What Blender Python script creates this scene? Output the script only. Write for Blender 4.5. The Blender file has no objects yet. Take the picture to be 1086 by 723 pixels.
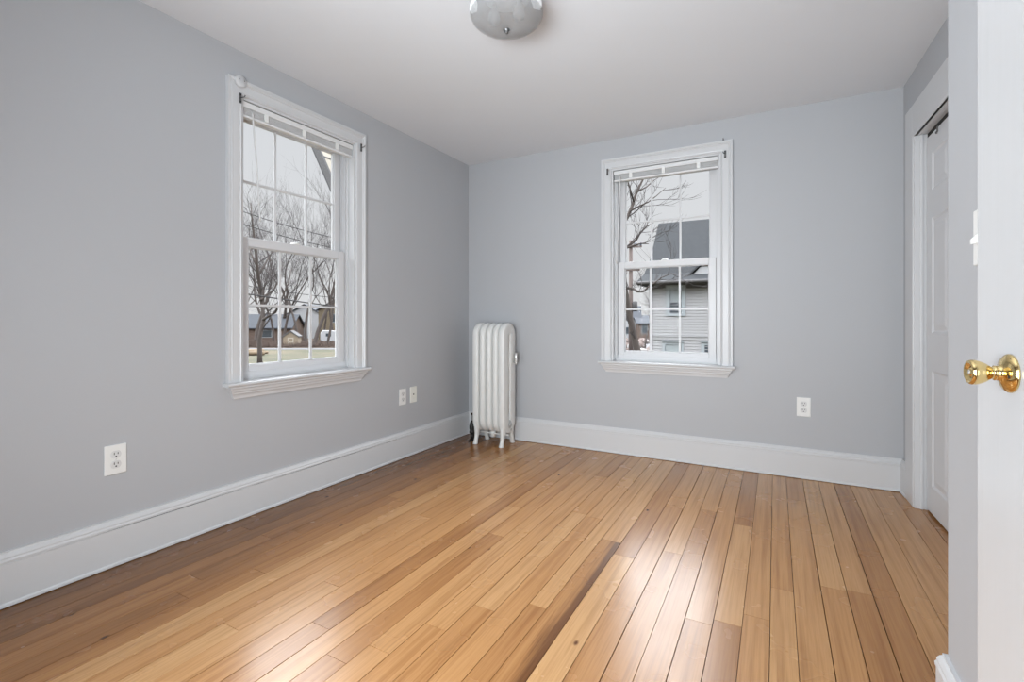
import bpy, bmesh, math, random
from mathutils import Vector, Matrix

# ------------------------------------------------------------------ camera, sky, exposure
S = bpy.context.scene
COL = S.collection
CAM = Vector((2.4161, -3.6278, 1.0248))
YAW = math.radians(28.54)
FPX = 513.0
cd = bpy.data.cameras.new('camera')
cd.sensor_width = 36.0
cd.lens = 36.0 * FPX / 1086.0
cd.shift_y = -23.5 / 1086.0
cd.clip_start = 0.02
cd.clip_end = 600
cam = bpy.data.objects.new('camera', cd)
COL.objects.link(cam)
cam.location = CAM
cam.rotation_euler = (math.pi / 2, 0, YAW)
S.camera = cam

S.view_settings.view_transform = 'Standard'
S.view_settings.look = 'None'
S.view_settings.gamma = 1.0
S.view_settings.use_curve_mapping = False
S.view_settings.exposure = 0.06
S.cycles.caustics_refractive = False
S.cycles.caustics_reflective = False
S.cycles.sample_clamp_indirect = 6.0

# overcast sky: dimmer band near the horizon, bright overhead
world = bpy.data.worlds.new('overcast_sky')
S.world = world
world.use_nodes = True
wn = world.node_tree.nodes
wl = world.node_tree.links
wn.clear()
w_out = wn.new('ShaderNodeOutputWorld')
w_bg = wn.new('ShaderNodeBackground')
w_tc = wn.new('ShaderNodeTexCoord')
w_sep = wn.new('ShaderNodeSeparateXYZ')
w_rmp = wn.new('ShaderNodeValToRGB')
w_str = wn.new('ShaderNodeValToRGB')
w_mul = wn.new('ShaderNodeMath')
wl.new(w_tc.outputs['Generated'], w_sep.inputs[0])
wl.new(w_sep.outputs['Z'], w_rmp.inputs[0])
wl.new(w_sep.outputs['Z'], w_str.inputs[0])
w_rmp.color_ramp.elements[0].position = 0.0
w_rmp.color_ramp.elements[0].color = (0.985, 0.985, 1.0, 1)
w_rmp.color_ramp.elements[1].position = 0.4
w_rmp.color_ramp.elements[1].color = (0.93, 0.955, 1.0, 1)
SKY_GAIN = 20.0
SKY_LOW = 0.73
SKY = [(0.0, 0.0), (0.37, 0.0), (0.45, 12.0), (0.62, 13.0), (0.80, 6.0), (1.0, 6.0)]   # (sine of elevation, extra radiance of a bright band added for floor glare)
r = w_str.color_ramp
while len(r.elements) < len(SKY): r.elements.new(0.5)
for el, (p, v) in zip(r.elements, SKY):
    el.position = p
    el.color = (v / SKY_GAIN,) * 3 + (1,)
# the added band is brightest towards the north-west
w_dot = wn.new('ShaderNodeVectorMath'); w_dot.operation = 'DOT_PRODUCT'
w_dot.inputs[1].default_value = (-0.5, 0.866, 0.0)
w_map = wn.new('ShaderNodeMapRange')
w_map.inputs['From Min'].default_value = -0.2; w_map.inputs['From Max'].default_value = 0.5
w_map.inputs['To Min'].default_value = 0.6; w_map.inputs['To Max'].default_value = 1.0
w_fac = wn.new('ShaderNodeMath'); w_fac.operation = 'MULTIPLY'
w_mul.operation = 'MULTIPLY_ADD'
w_mul.inputs[1].default_value = SKY_GAIN
w_mul.inputs[2].default_value = SKY_LOW
wl.new(w_tc.outputs['Generated'], w_dot.inputs[0])
wl.new(w_dot.outputs['Value'], w_map.inputs[0])
wl.new(w_str.outputs[0], w_fac.inputs[0])
wl.new(w_map.outputs[0], w_fac.inputs[1])
wl.new(w_fac.outputs[0], w_mul.inputs[0])
wl.new(w_rmp.outputs[0], w_bg.inputs['Color'])
wl.new(w_mul.outputs[0], w_bg.inputs['Strength'])
wl.new(w_bg.outputs[0], w_out.inputs[0])


def area_light(name, loc, rot, sx, sy, power, color=(1, 1, 1), portal=False):
    l = bpy.data.lights.new(name, 'AREA')
    l.shape = 'RECTANGLE'
    l.size, l.size_y = sx, sy
    l.energy = power
    l.color = color
    if portal:
        l.cycles.is_portal = True
    o = bpy.data.objects.new(name, l)
    COL.objects.link(o)
    o.location = loc
    o.rotation_euler = rot
    return o


# portals guide sampling of the sky through the window openings (they emit nothing)
area_light('window_portal', (-0.17, -1.723, 1.435), (0, math.radians(-90), 0), 1.47, 0.77, 1, portal=True)
area_light('window_portal', (1.70, 0.17, 1.435), (math.radians(-90), 0, 0), 0.77, 1.47, 1, portal=True)
# added fill lights behind the camera, standing in for a photographer's flash
b_ = area_light('bounce_fill', (1.8, -3.95, 1.3), (math.radians(180 - 48), 0, 0), 1.0, 0.5, 20.0, (0.87, 0.94, 1.0))
b_.data.spread = math.radians(110)
b_ = area_light('soft_fill', (2.1, -4.15, 0.95), (math.radians(86), 0, math.radians(24)), 0.9, 1.2, 33.0, (0.88, 0.95, 1.0))
b_.data.spread = math.radians(110)
b_ = area_light('soft_fill', (0.9, -4.15, 0.95), (math.radians(86), 0, math.radians(-36)), 0.9, 1.2, 27.0, (0.88, 0.95, 1.0))
b_.data.spread = math.radians(105)

# ------------------------------------------------------------------ helpers
PI = math.pi


def tag(o, label=None, cat=None, group=None, kind=None):
    if label: o['label'] = label
    if cat: o['category'] = cat
    if group: o['group'] = group
    if kind: o['kind'] = kind
    return o


def empty(name, loc=(0, 0, 0), rz=0.0, label=None, cat=None, group=None, kind=None):
    o = bpy.data.objects.new(name, None)
    o.empty_display_size = 0.1
    COL.objects.link(o)
    o.location = loc
    o.rotation_euler = (0, 0, rz)
    return tag(o, label, cat, group, kind)


def copy_tree(o, parent=None):
    c = o.copy()
    COL.objects.link(c)
    if parent: c.parent = parent
    for ch in list(o.children):
        copy_tree(ch, c)
    return c


class MB:
    """collects vertices and faces, builds ONE mesh object"""
    def __init__(self):
        self.v, self.f, self.sm = [], [], []

    def add(self, vs, fs, smooth=False):
        b = len(self.v)
        self.v += [tuple(p) for p in vs]
        for f in fs:
            self.f.append(tuple(b + i for i in f))
            self.sm.append(smooth)

    def box(self, a, b):
        x0, x1 = sorted((a[0], b[0])); y0, y1 = sorted((a[1], b[1])); z0, z1 = sorted((a[2], b[2]))
        self.add([(x0, y0, z0), (x1, y0, z0), (x1, y1, z0), (x0, y1, z0), (x0, y0, z1), (x1, y0, z1), (x1, y1, z1), (x0, y1, z1)],
                 [(3, 2, 1, 0), (4, 5, 6, 7), (0, 1, 5, 4), (1, 2, 6, 5), (2, 3, 7, 6), (3, 0, 4, 7)])
        return self

    def loft(self, rings, close_ring=True, caps=True, smooth=False, loop=False):
        n = len(rings[0])
        vs = [p for rr in rings for p in rr]
        fs = []
        m = len(rings)
        for i in range(m if loop else m - 1):
            j = (i + 1) % m
            for k in range(n if close_ring else n - 1):
                k2 = (k + 1) % n
                fs.append((i * n + k, i * n + k2, j * n + k2, j * n + k))
        if caps and not loop:
            fs.append(tuple(reversed(range(n))))
            fs.append(tuple((m - 1) * n + k for k in range(n)))
        self.add(vs, fs, smooth)
        return self

    def tube(self, pts, rad, n=8, caps=True, smooth=True):
        pts = [Vector(p) for p in pts]
        if not hasattr(rad, '__len__'): rad = [rad] * len(pts)
        rings = []
        up = None
        for i, p in enumerate(pts):
            d = (pts[min(i + 1, len(pts) - 1)] - pts[max(i - 1, 0)]).normalized()
            if up is None:
                up = Vector((0, 0, 1)) if abs(d.z) < 0.9 else Vector((1, 0, 0))
            a = d.cross(up).normalized()
            b = d.cross(a).normalized()
            up = -b if False else up
            rings.append([p + rad[i] * (math.cos(2 * PI * k / n) * a + math.sin(2 * PI * k / n) * b) for k in range(n)])
        self.loft(rings, True, caps, smooth)
        return self

    def lathe(self, prof, n=24, M=None, smooth=True, wave=None):
        """prof: (radius, height) about local z; M places it"""
        rings = []
        for (rr, h) in prof:
            ring = []
            for k in range(n):
                q = 2 * PI * k / n
                r2 = rr * (wave(q, h) if wave else 1.0)
                p = Vector((r2 * math.cos(q), r2 * math.sin(q), h))
                ring.append(M @ p if M else p)
            rings.append(ring)
        self.loft(rings, True, True, smooth)
        return self

    def build(self, name, mat, parent=None, bevel=0, seg=2, autosmooth=None):
        me = bpy.data.meshes.new(name)
        me.from_pydata(self.v, [], self.f)
        me.update()
        for p, s in zip(me.polygons, self.sm):
            p.use_smooth = s
        bm = bmesh.new(); bm.from_mesh(me)
        bmesh.ops.recalc_face_normals(bm, faces=bm.faces)
        bm.to_mesh(me); bm.free()
        if mat: me.materials.append(mat)
        o = bpy.data.objects.new(name, me)
        COL.objects.link(o)
        if parent: o.parent = parent
        if bevel:
            m = o.modifiers.new('bevel', 'BEVEL')
            m.width = bevel; m.segments = seg; m.limit_method = 'ANGLE'; m.angle_limit = math.radians(40)
        return o


def node_mat(name):
    m = bpy.data.materials.new(name)
    m.use_nodes = True
    nt = m.node_tree
    return m, nt, nt.nodes, nt.links, nt.nodes['Principled BSDF']


def plain(name, col, rough=0.5, metal=0.0, var=0.06, scale=8.0, bump=0.0, bscale=60.0, spec=0.5, stretch=(1, 1, 1), coat=0.0):
    m, nt, N, L, B = node_mat(name)
    tc = N.new('ShaderNodeTexCoord')
    mp = N.new('ShaderNodeMapping'); mp.inputs['Scale'].default_value = stretch
    L.new(tc.outputs['Object'], mp.inputs[0])
    nz = N.new('ShaderNodeTexNoise'); nz.inputs['Scale'].default_value = scale; nz.inputs['Detail'].default_value = 5
    L.new(mp.outputs[0], nz.inputs['Vector'])
    mr = N.new('ShaderNodeMapRange')
    mr.inputs['To Min'].default_value = 1 - var; mr.inputs['To Max'].default_value = 1 + var
    L.new(nz.outputs[0], mr.inputs[0])
    mx = N.new('ShaderNodeVectorMath'); mx.operation = 'SCALE'
    mx.inputs[0].default_value = col[:3]
    L.new(mr.outputs[0], mx.inputs['Scale'])
    L.new(mx.outputs[0], B.inputs['Base Color'])
    B.inputs['Roughness'].default_value = rough
    B.inputs['Metallic'].default_value = metal
    B.inputs['Specular IOR Level'].default_value = spec
    if coat: B.inputs['Coat Weight'].default_value = coat
    if bump:
        n2 = N.new('ShaderNodeTexNoise'); n2.inputs['Scale'].default_value = bscale; n2.inputs['Detail'].default_value = 3
        L.new(mp.outputs[0], n2.inputs['Vector'])
        bp = N.new('ShaderNodeBump'); bp.inputs['Strength'].default_value = bump; bp.inputs['Distance'].default_value = 0.002
        L.new(n2.outputs[0], bp.inputs['Height']); L.new(bp.outputs[0], B.inputs['Normal'])
    return m


def glass_mat(name, tint=(0.98, 0.985, 0.985), ior=1.08):
    m = bpy.data.materials.new(name); m.use_nodes = True
    N, L = m.node_tree.nodes, m.node_tree.links
    N.clear()
    out = N.new('ShaderNodeOutputMaterial'); mix = N.new('ShaderNodeMixShader')
    tr = N.new('ShaderNodeBsdfTransparent'); tr.inputs[0].default_value = (*tint, 1)
    gl = N.new('ShaderNodeBsdfGlossy'); gl.inputs['Roughness'].default_value = 0.02
    fr = N.new('ShaderNodeFresnel'); fr.inputs['IOR'].default_value = ior
    L.new(fr.outputs[0], mix.inputs[0]); L.new(tr.outputs[0], mix.inputs[1]); L.new(gl.outputs[0], mix.inputs[2])
    L.new(mix.outputs[0], out.inputs[0])
    return m


# ------------------------------------------------------------------ materials
M_wall = plain('blue_grey_wall_paint', (0.46, 0.468, 0.486), 0.55, var=0.015, scale=2.0, bump=0.06, bscale=180, spec=0.3)
M_ceil = plain('white_ceiling_paint', (0.74, 0.755, 0.78), 0.8, var=0.015, scale=1.5, bump=0.08, bscale=120, spec=0.2)
M_trim = plain('white_trim_paint', (0.62, 0.625, 0.635), 0.32, var=0.015, scale=4, bump=0.05, bscale=90)
M_door = plain('white_gloss_door_paint', (0.55, 0.552, 0.56), 0.22, var=0.02, scale=5, bump=0.22, bscale=30, stretch=(1, 1, 0.08))
M_panel = plain('white_closet_door_paint', (0.66, 0.665, 0.68), 0.4, var=0.01, scale=5)
M_vinyl = plain('white_vinyl_sash', (0.66, 0.66, 0.67), 0.35, var=0.01, scale=5)
M_track = plain('grey_jamb_liner', (0.62, 0.62, 0.63), 0.45, var=0.02, scale=8)
M_blind = plain('white_blind_slats', (0.74, 0.74, 0.74), 0.45, var=0.02, scale=6)
M_clear = plain('pale_plastic_wand', (0.70, 0.70, 0.70), 0.25, var=0.01)
M_plate = plain('white_plastic_plate', (0.82, 0.82, 0.80), 0.3, var=0.01)
M_ivory = plain('off_white_plate', (0.80, 0.80, 0.74), 0.3, var=0.01)
M_recep = plain('receptacle_white', (0.70, 0.70, 0.69), 0.35, var=0.01)
M_slot = plain('dark_slot', (0.03, 0.03, 0.03), 0.6, var=0.1)
M_gap = plain('dark_gap', (0.02, 0.018, 0.016), 0.9, var=0.1)
M_steel = plain('dull_steel', (0.16, 0.16, 0.16), 0.4, metal=0.6, var=0.1, scale=40)
M_rad = plain('painted_radiator_white', (0.74, 0.74, 0.72), 0.38, var=0.03, scale=14, bump=0.12, bscale=60)
M_silver = plain('silver_paint', (0.55, 0.55, 0.54), 0.3, metal=0.5, var=0.04, scale=30)
M_valve = plain('blackened_valve', (0.018, 0.016, 0.015), 0.45, metal=0.5, var=0.25, scale=40)
M_brass = plain('polished_brass', (0.83, 0.64, 0.30), 0.10, metal=1.0, var=0.03, scale=20)
M_shade = None
M_glass = glass_mat('window_glass')
M_wood_edge = plain('floor_underlay', (0.05, 0.028, 0.015), 0.8, var=0.2)


def floor_material():
    m, nt, N, L, B = node_mat('heart_pine_boards')
    at = N.new('ShaderNodeAttribute'); at.attribute_name = 'plank'; at.attribute_type = 'GEOMETRY'
    sp = N.new('ShaderNodeSeparateColor'); L.new(at.outputs['Color'], sp.inputs[0])
    tc = N.new('ShaderNodeTexCoord')
    off = N.new('ShaderNodeCombineXYZ')
    k = N.new('ShaderNodeMath'); k.operation = 'MULTIPLY'; k.inputs[1].default_value = 37.0
    L.new(sp.outputs[1], k.inputs[0]); L.new(k.outputs[0], off.inputs[0]); L.new(k.outputs[0], off.inputs[1])
    ad = N.new('ShaderNodeVectorMath'); ad.operation = 'ADD'
    L.new(tc.outputs['Object'], ad.inputs[0]); L.new(off.outputs[0], ad.inputs[1])

    def noise(scale, det, stretch, rough=0.55):
        mp = N.new('ShaderNodeMapping'); mp.inputs['Scale'].default_value = stretch
        L.new(ad.outputs[0], mp.inputs[0])
        n = N.new('ShaderNodeTexNoise'); n.inputs['Scale'].default_value = scale; n.inputs['Detail'].default_value = det
        n.inputs['Roughness'].default_value = rough
        L.new(mp.outputs[0], n.inputs['Vector'])
        return n.outputs[0]
    ramp = N.new('ShaderNodeValToRGB')
    els = ramp.color_ramp.elements
    els[0].position = 0.0; els[0].color = (0.155, 0.062, 0.016, 1)
    els[1].position = 1.0; els[1].color = (0.54, 0.306, 0.134, 1)
    a = els.new(0.35); a.color = (0.36, 0.166, 0.056, 1)
    a = els.new(0.7); a.color = (0.47, 0.240, 0.092, 1)
    tone = N.new('ShaderNodeMath'); tone.operation = 'MULTIPLY_ADD'; tone.inputs[1].default_value = 0.34
    broad = noise(1.6, 3, (3.0, 0.6, 1))
    L.new(broad, tone.inputs[0])
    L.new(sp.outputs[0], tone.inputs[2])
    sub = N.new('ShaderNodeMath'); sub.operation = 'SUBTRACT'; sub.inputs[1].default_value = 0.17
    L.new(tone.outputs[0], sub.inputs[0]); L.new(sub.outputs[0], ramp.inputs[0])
    # grain: fine dark lines running along the board
    g1 = noise(9.0, 4, (16.0, 0.35, 1), 0.6)
    gr = N.new('ShaderNodeValToRGB')
    gr.color_ramp.elements[0].position = 0.36; gr.color_ramp.elements[0].color = (0.84, 0.79, 0.74, 1)
    gr.color_ramp.elements[1].position = 0.56; gr.color_ramp.elements[1].color = (1.04, 1.04, 1.04, 1)
    L.new(g1, gr.inputs[0])
    mu = N.new('ShaderNodeMix'); mu.data_type = 'RGBA'; mu.blend_type = 'MULTIPLY'; mu.inputs[0].default_value = 0.75
    L.new(ramp.outputs[0], mu.inputs[6]); L.new(gr.outputs[0], mu.inputs[7])
    # broader figure: soft dark bands that wander along the board
    g2 = noise(5.0, 3, (9.0, 0.22, 1), 0.5)
    gr2 = N.new('ShaderNodeValToRGB')
    gr2.color_ramp.elements[0].position = 0.34; gr2.color_ramp.elements[0].color = (0.74, 0.67, 0.59, 1)
    gr2.color_ramp.elements[1].position = 0.52; gr2.color_ramp.elements[1].color = (1.0, 1.0, 1.0, 1)
    L.new(g2, gr2.inputs[0])
    mu2 = N.new('ShaderNodeMix'); mu2.data_type = 'RGBA'; mu2.blend_type = 'MULTIPLY'; mu2.inputs[0].default_value = 0.8
    L.new(mu.outputs[2], mu2.inputs[6]); L.new(gr2.outputs[0], mu2.inputs[7])
    # knots
    vm = N.new('ShaderNodeMapping'); vm.inputs['Scale'].default_value = (1.0, 0.55, 1.0)
    L.new(ad.outputs[0], vm.inputs[0])
    vo = N.new('ShaderNodeTexVoronoi'); vo.voronoi_dimensions = '2D'; vo.inputs['Scale'].default_value = 3.6
    L.new(vm.outputs[0], vo.inputs['Vector'])
    kr = N.new('ShaderNodeValToRGB')
    kr.color_ramp.elements[0].position = 0.012; kr.color_ramp.elements[0].color = (0.24, 0.15, 0.10, 1)
    kr.color_ramp.elements[1].position = 0.034; kr.color_ramp.elements[1].color = (1, 1, 1, 1)
    L.new(vo.outputs['Distance'], kr.inputs[0])
    vsel = N.new('ShaderNodeSeparateColor'); L.new(vo.outputs['Color'], vsel.inputs[0])
    gt = N.new('ShaderNodeMath'); gt.operation = 'GREATER_THAN'; gt.inputs[1].default_value = 0.80
    L.new(vsel.outputs[0], gt.inputs[0])
    mk = N.new('ShaderNodeMix'); mk.data_type = 'RGBA'; mk.blend_type = 'MULTIPLY'
    L.new(gt.outputs[0], mk.inputs[0]); L.new(mu2.outputs[2], mk.inputs[6]); L.new(kr.outputs[0], mk.inputs[7])
    # one board carries a dark streak of heartwood along its right edge
    st = noise(5.0, 4, (14.0, 0.5, 1), 0.65)
    sx = N.new('ShaderNodeSeparateXYZ'); L.new(tc.outputs['Object'], sx.inputs[0])
    ed = N.new('ShaderNodeMapRange'); ed.inputs['From Min'].default_value = 1.715; ed.inputs['From Max'].default_value = 1.80
    ed.inputs['To Min'].default_value = -0.35; ed.inputs['To Max'].default_value = 0.55
    L.new(sx.outputs[0], ed.inputs[0])
    sa = N.new('ShaderNodeMath'); sa.operation = 'ADD'; L.new(st, sa.inputs[0]); L.new(ed.outputs[0], sa.inputs[1])
    sr = N.new('ShaderNodeValToRGB')
    sr.color_ramp.elements[0].position = 0.45; sr.color_ramp.elements[0].color = (1, 1, 1, 1)
    sr.color_ramp.elements[1].position = 0.85; sr.color_ramp.elements[1].color = (0.36, 0.29, 0.24, 1)
    L.new(sa.outputs[0], sr.inputs[0])
    md = N.new('ShaderNodeMix'); md.data_type = 'RGBA'; md.blend_type = 'MULTIPLY'
    L.new(sp.outputs[2], md.inputs[0]); L.new(mk.outputs[2], md.inputs[6]); L.new(sr.outputs[0], md.inputs[7])
    L.new(md.outputs[2], B.inputs['Base Color'])
    rn = noise(4.0, 3, (1, 1, 1))
    rr = N.new('ShaderNodeMapRange'); rr.inputs['To Min'].default_value = 0.20; rr.inputs['To Max'].default_value = 0.32
    L.new(rn, rr.inputs[0]); L.new(rr.outputs[0], B.inputs['Roughness'])
    B.inputs['Specular IOR Level'].default_value = 0.5
    bp = N.new('ShaderNodeBump'); bp.inputs['Strength'].default_value = 0.10; bp.inputs['Distance'].default_value = 0.002
    b2 = noise(2.0, 3, (12.0, 0.8, 1))
    L.new(b2, bp.inputs['Height']); L.new(bp.outputs[0], B.inputs['Normal'])
    return m


# ------------------------------------------------------------------ room shell
H = 2.40
W = 3.086          # closet wall at the back corner
WY = -2.07         # where the closet bump ends
WX = 2.79          # nearer right wall
FRONT = -4.30
T = 0.16
WIN_Z0, WIN_Z1 = 0.70, 2.17
HW = 0.385         # half width of the window openings
LWY = -1.723       # centre of left window
BWX = 1.700        # centre of back window
FWX = 1.25


def wall_with_hole(name, axis, fixed, t, a0, a1, h0, h1, z0, z1, mat=M_wall):
    """axis 'x': runs along x at y in [fixed, fixed+t]"""
    m = MB()
    def bx(p0, p1, q0, q1):
        if axis == 'x': m.box((p0, fixed, q0), (p1, fixed + t, q1))
        else: m.box((fixed, p0, q0), (fixed + t, p1, q1))
    bx(a0, h0, 0, H); bx(h1, a1, 0, H); bx(h0, h1, z1, H)
    if z0 > 0: bx(h0, h1, 0, z0)
    o = m.build(name, mat)
    return tag(o, kind='structure')


wall_with_hole('wall_left', 'y', 0, -T, FRONT - T, T, LWY - HW, LWY + HW, WIN_Z0, WIN_Z1)
wall_with_hole('wall_back', 'x', 0, T, 0, W + 0.9, BWX - HW, BWX + HW, WIN_Z0, WIN_Z1)
tag(MB().box((0, FRONT - T, 0), (4.4, FRONT, H)).build('wall_front', M_wall), kind='structure')
# nearer right wall with the doorway the open door belongs to
wall_with_hole('wall_right', 'y', WX, 0.12, FRONT, WY, -4.14, -3.37, 0, 2.03)
# closet front wall, a touch out of square, with the closet opening
SK = 0.028
CY0, CY1 = -0.27, -1.78


def cx(y): return W - SK * y


def skew_box(m, x0, x1, y0, y1, z0, z1):
    """box whose x follows the out-of-square closet wall"""
    vs = [(cx(y) + x, y, z) for z in (z0, z1) for (x, y) in ((x0, y0), (x1, y0), (x1, y1), (x0, y1))]
    m.add(vs, [(3, 2, 1, 0), (4, 5, 6, 7), (0, 1, 5, 4), (1, 2, 6, 5), (2, 3, 7, 6), (3, 0, 4, 7)])


m = MB()
skew_box(m, 0, 0.10, 0, CY0, 0, H)
skew_box(m, 0, 0.10, CY1, WY, 0, H)
skew_box(m, 0, 0.10, CY0, CY1, 2.02, H)
tag(m.build('wall_closet', M_wall), kind='structure')
m = MB()
m.box((WX + 0.12, WY, 0), (3.9, WY - 0.1, H))
m.box((3.8, WY, 0), (3.9, 0, H))
tag(m.build('wall_closet_side', M_wall), kind='structure')
m = MB()
m.box((4.3, FRONT, 0), (4.4, WY - 0.1, H))
tag(m.build('wall_hall', M_wall), kind='structure')
tag(MB().box((-T, FRONT - T, H), (4.4, T, H + 0.12)).build('ceiling', M_ceil), kind='structure')

# floor: boards running towards the back wall, one mesh
rng = random.Random(11)
seams = [1.98 - 0.0855 * k for k in range(24, 0, -1)]
seams = [s for s in seams if s > 0.03]
seams = [0.0] + seams[:-3] + [1.706, 1.797, 1.888, 1.98, 2.062, 2.145, 2.232, 2.319, 2.401, 2.477, 2.568, 2.653, 2.735, 2.82, 2.91, 3.02]
seams = sorted(s for s in set(seams))
x = 3.105
while x < 4.35:
    seams.append(x); x += 0.085
fixed_joints = {1.706: [-1.447], 1.98: [-1.428], 2.232: [-0.97, -1.85], 2.568: [-1.43], 2.653: [-1.416]}
fm = MB(); cols = []
top = 0.0
for i in range(len(seams) - 1):
    a, b = seams[i] + rng.uniform(0.0006, 0.0017), seams[i + 1] - rng.uniform(0.0006, 0.0017)
    ys = None
    for kx, v in fixed_joints.items():
        if abs(seams[i] - kx) < 0.004: ys = sorted(v)
    if ys is None:
        ys = []
        y = FRONT + rng.uniform(0.2, 2.2)
        while y < -0.2:
            ys.append(y); y += rng.uniform(0.9, 2.6)
    cuts = [FRONT] + ys + [0.0]
    for j in range(len(cuts) - 1):
        y0, y1 = cuts[j] + 0.0008, cuts[j + 1] - 0.0008
        z = top - rng.uniform(0, 0.0004)
        fm.add([(a, y0, z), (b, y0, z), (b, y1, z), (a, y1, z), (a, y0, -0.02), (b, y0, -0.02), (b, y1, -0.02), (a, y1, -0.02)],
               [(0, 1, 2, 3), (0, 4, 5, 1), (1, 5, 6, 2), (2, 6, 7, 3), (3, 7, 4, 0)])
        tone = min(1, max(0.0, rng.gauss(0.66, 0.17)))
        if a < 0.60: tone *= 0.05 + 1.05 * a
        dark = 1.0 if (abs(seams[i] - 1.706) < 0.004 and j == 0) else 0.0
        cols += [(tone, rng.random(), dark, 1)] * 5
nplank = len(fm.f)
fm.box((0, FRONT, -0.06), (4.35, 0, -0.018))
cols += [(0, 0, 0, 1)] * 6
fo = fm.build('floor', floor_material())
fo.data.materials.append(M_wood_edge)
at = fo.data.color_attributes.new('plank', 'FLOAT_COLOR', 'CORNER')
for p in fo.data.polygons:
    if p.index >= nplank: p.material_index = 1
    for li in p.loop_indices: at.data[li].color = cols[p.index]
tag(fo, kind='structure')

# ------------------------------------------------------------------ baseboards
BB = [(0, 0.003), (0.024, 0.003), (0.0235, 0.012), (0.019, 0.017), (0.019, 0.152), (0.0165, 0.1535), (0.0165, 0.1555), (0.021, 0.157), (0.0215, 0.164), (0.018, 0.170),
      (0.0185, 0.176), (0.013, 0.186), (0.009, 0.190), (0.009, 0.195), (0, 0.195)]


def sweep(path, prof, up=Vector((0, 0, 1)), side=1):
    """prof (out, z) swept along horizontal path with mitred corners; out = left of travel * side"""
    path = [Vector(p) for p in path]
    rings = []
    for i, p in enumerate(path):
        d0 = (p - path[i - 1]).normalized() if i > 0 else None
        d1 = (path[i + 1] - p).normalized() if i < len(path) - 1 else None
        n0 = Vector((-d0.y, d0.x, 0)) if d0 else None
        n1 = Vector((-d1.y, d1.x, 0)) if d1 else None
        if n0 and n1:
            n = (n0 + n1); n = n / (n.dot(n0)) if n.length > 1e-6 else n0
        else: n = n0 or n1
        rings.append([p + n * side * o + Vector((0, 0, z)) for (o, z) in prof])
    return MB().loft(rings)


tag(sweep([(0, FRONT, 0), (0, 0, 0)], BB, side=-1).build('baseboard_left', M_trim), kind='structure')
tag(sweep([(0, 0, 0), (W, 0, 0)], BB, side=-1).build('baseboard_back', M_trim), kind='structure')
tag(sweep([(W, 0, 0), (cx(-0.13), -0.13, 0)], BB, side=-1).build('baseboard_closet', M_trim), kind='structure')
tag(sweep([(2.90, WY, 0), (WX, WY, 0), (WX, -3.27, 0)], BB, side=1 if False else -1).build('baseboard_right', M_trim), kind='structure')

# hairline crack where the cap moulding of the left baseboard has lifted
m = MB()
for (y0, y1, h) in ((-2.72, -2.10, 0.0022), (-2.06, -1.98, 0.0016), (-1.90, -1.10, 0.0026), (-1.08, -0.95, 0.0016)):
    m.add([(0.0172, y0, 0.1545), (0.0172, (y0 + y1) / 2, 0.1545 - h / 2), (0.0172, y1, 0.1545), (0.0172, (y0 + y1) / 2, 0.1545 + h / 2),
           (0.0150, y0, 0.1545), (0.0150, (y0 + y1) / 2, 0.1545 - h / 2), (0.0150, y1, 0.1545), (0.0150, (y0 + y1) / 2, 0.1545 + h / 2)],
          [(0, 1, 2, 3), (7, 6, 5, 4), (0, 4, 5, 1), (1, 5, 6, 2), (2, 6, 7, 3), (3, 7, 4, 0)])
tag(m.build('trim_1', M_gap), kind='structure')

# ------------------------------------------------------------------ windows (local: x along the wall, y outward, z up)
CAS = [(0, 0), (0, -0.012), (0.006, -0.017), (0.012, -0.013), (0.018, -0.015), (0.050, -0.016), (0.055, -0.021), (0.060, -0.018), (0.066, -0.024), (0.077, -0.024), (0.077, 0)]


def frame_ring(m, hx, z0, z1, w, d0, d1, wb=None, wt=None):
    """rectangular sash ring: outer half width hx, member width w"""
    wb = wb or w; wt = wt or w
    m.box((-hx, d0, z0), (-hx + w, d1, z1))
    m.box((hx - w, d0, z0), (hx, d1, z1))
    m.box((-hx + w, d0, z0), (hx - w, d1, z0 + wb))
    m.box((-hx + w, d0, z1 - wt), (hx - w, d1, z1))


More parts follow.
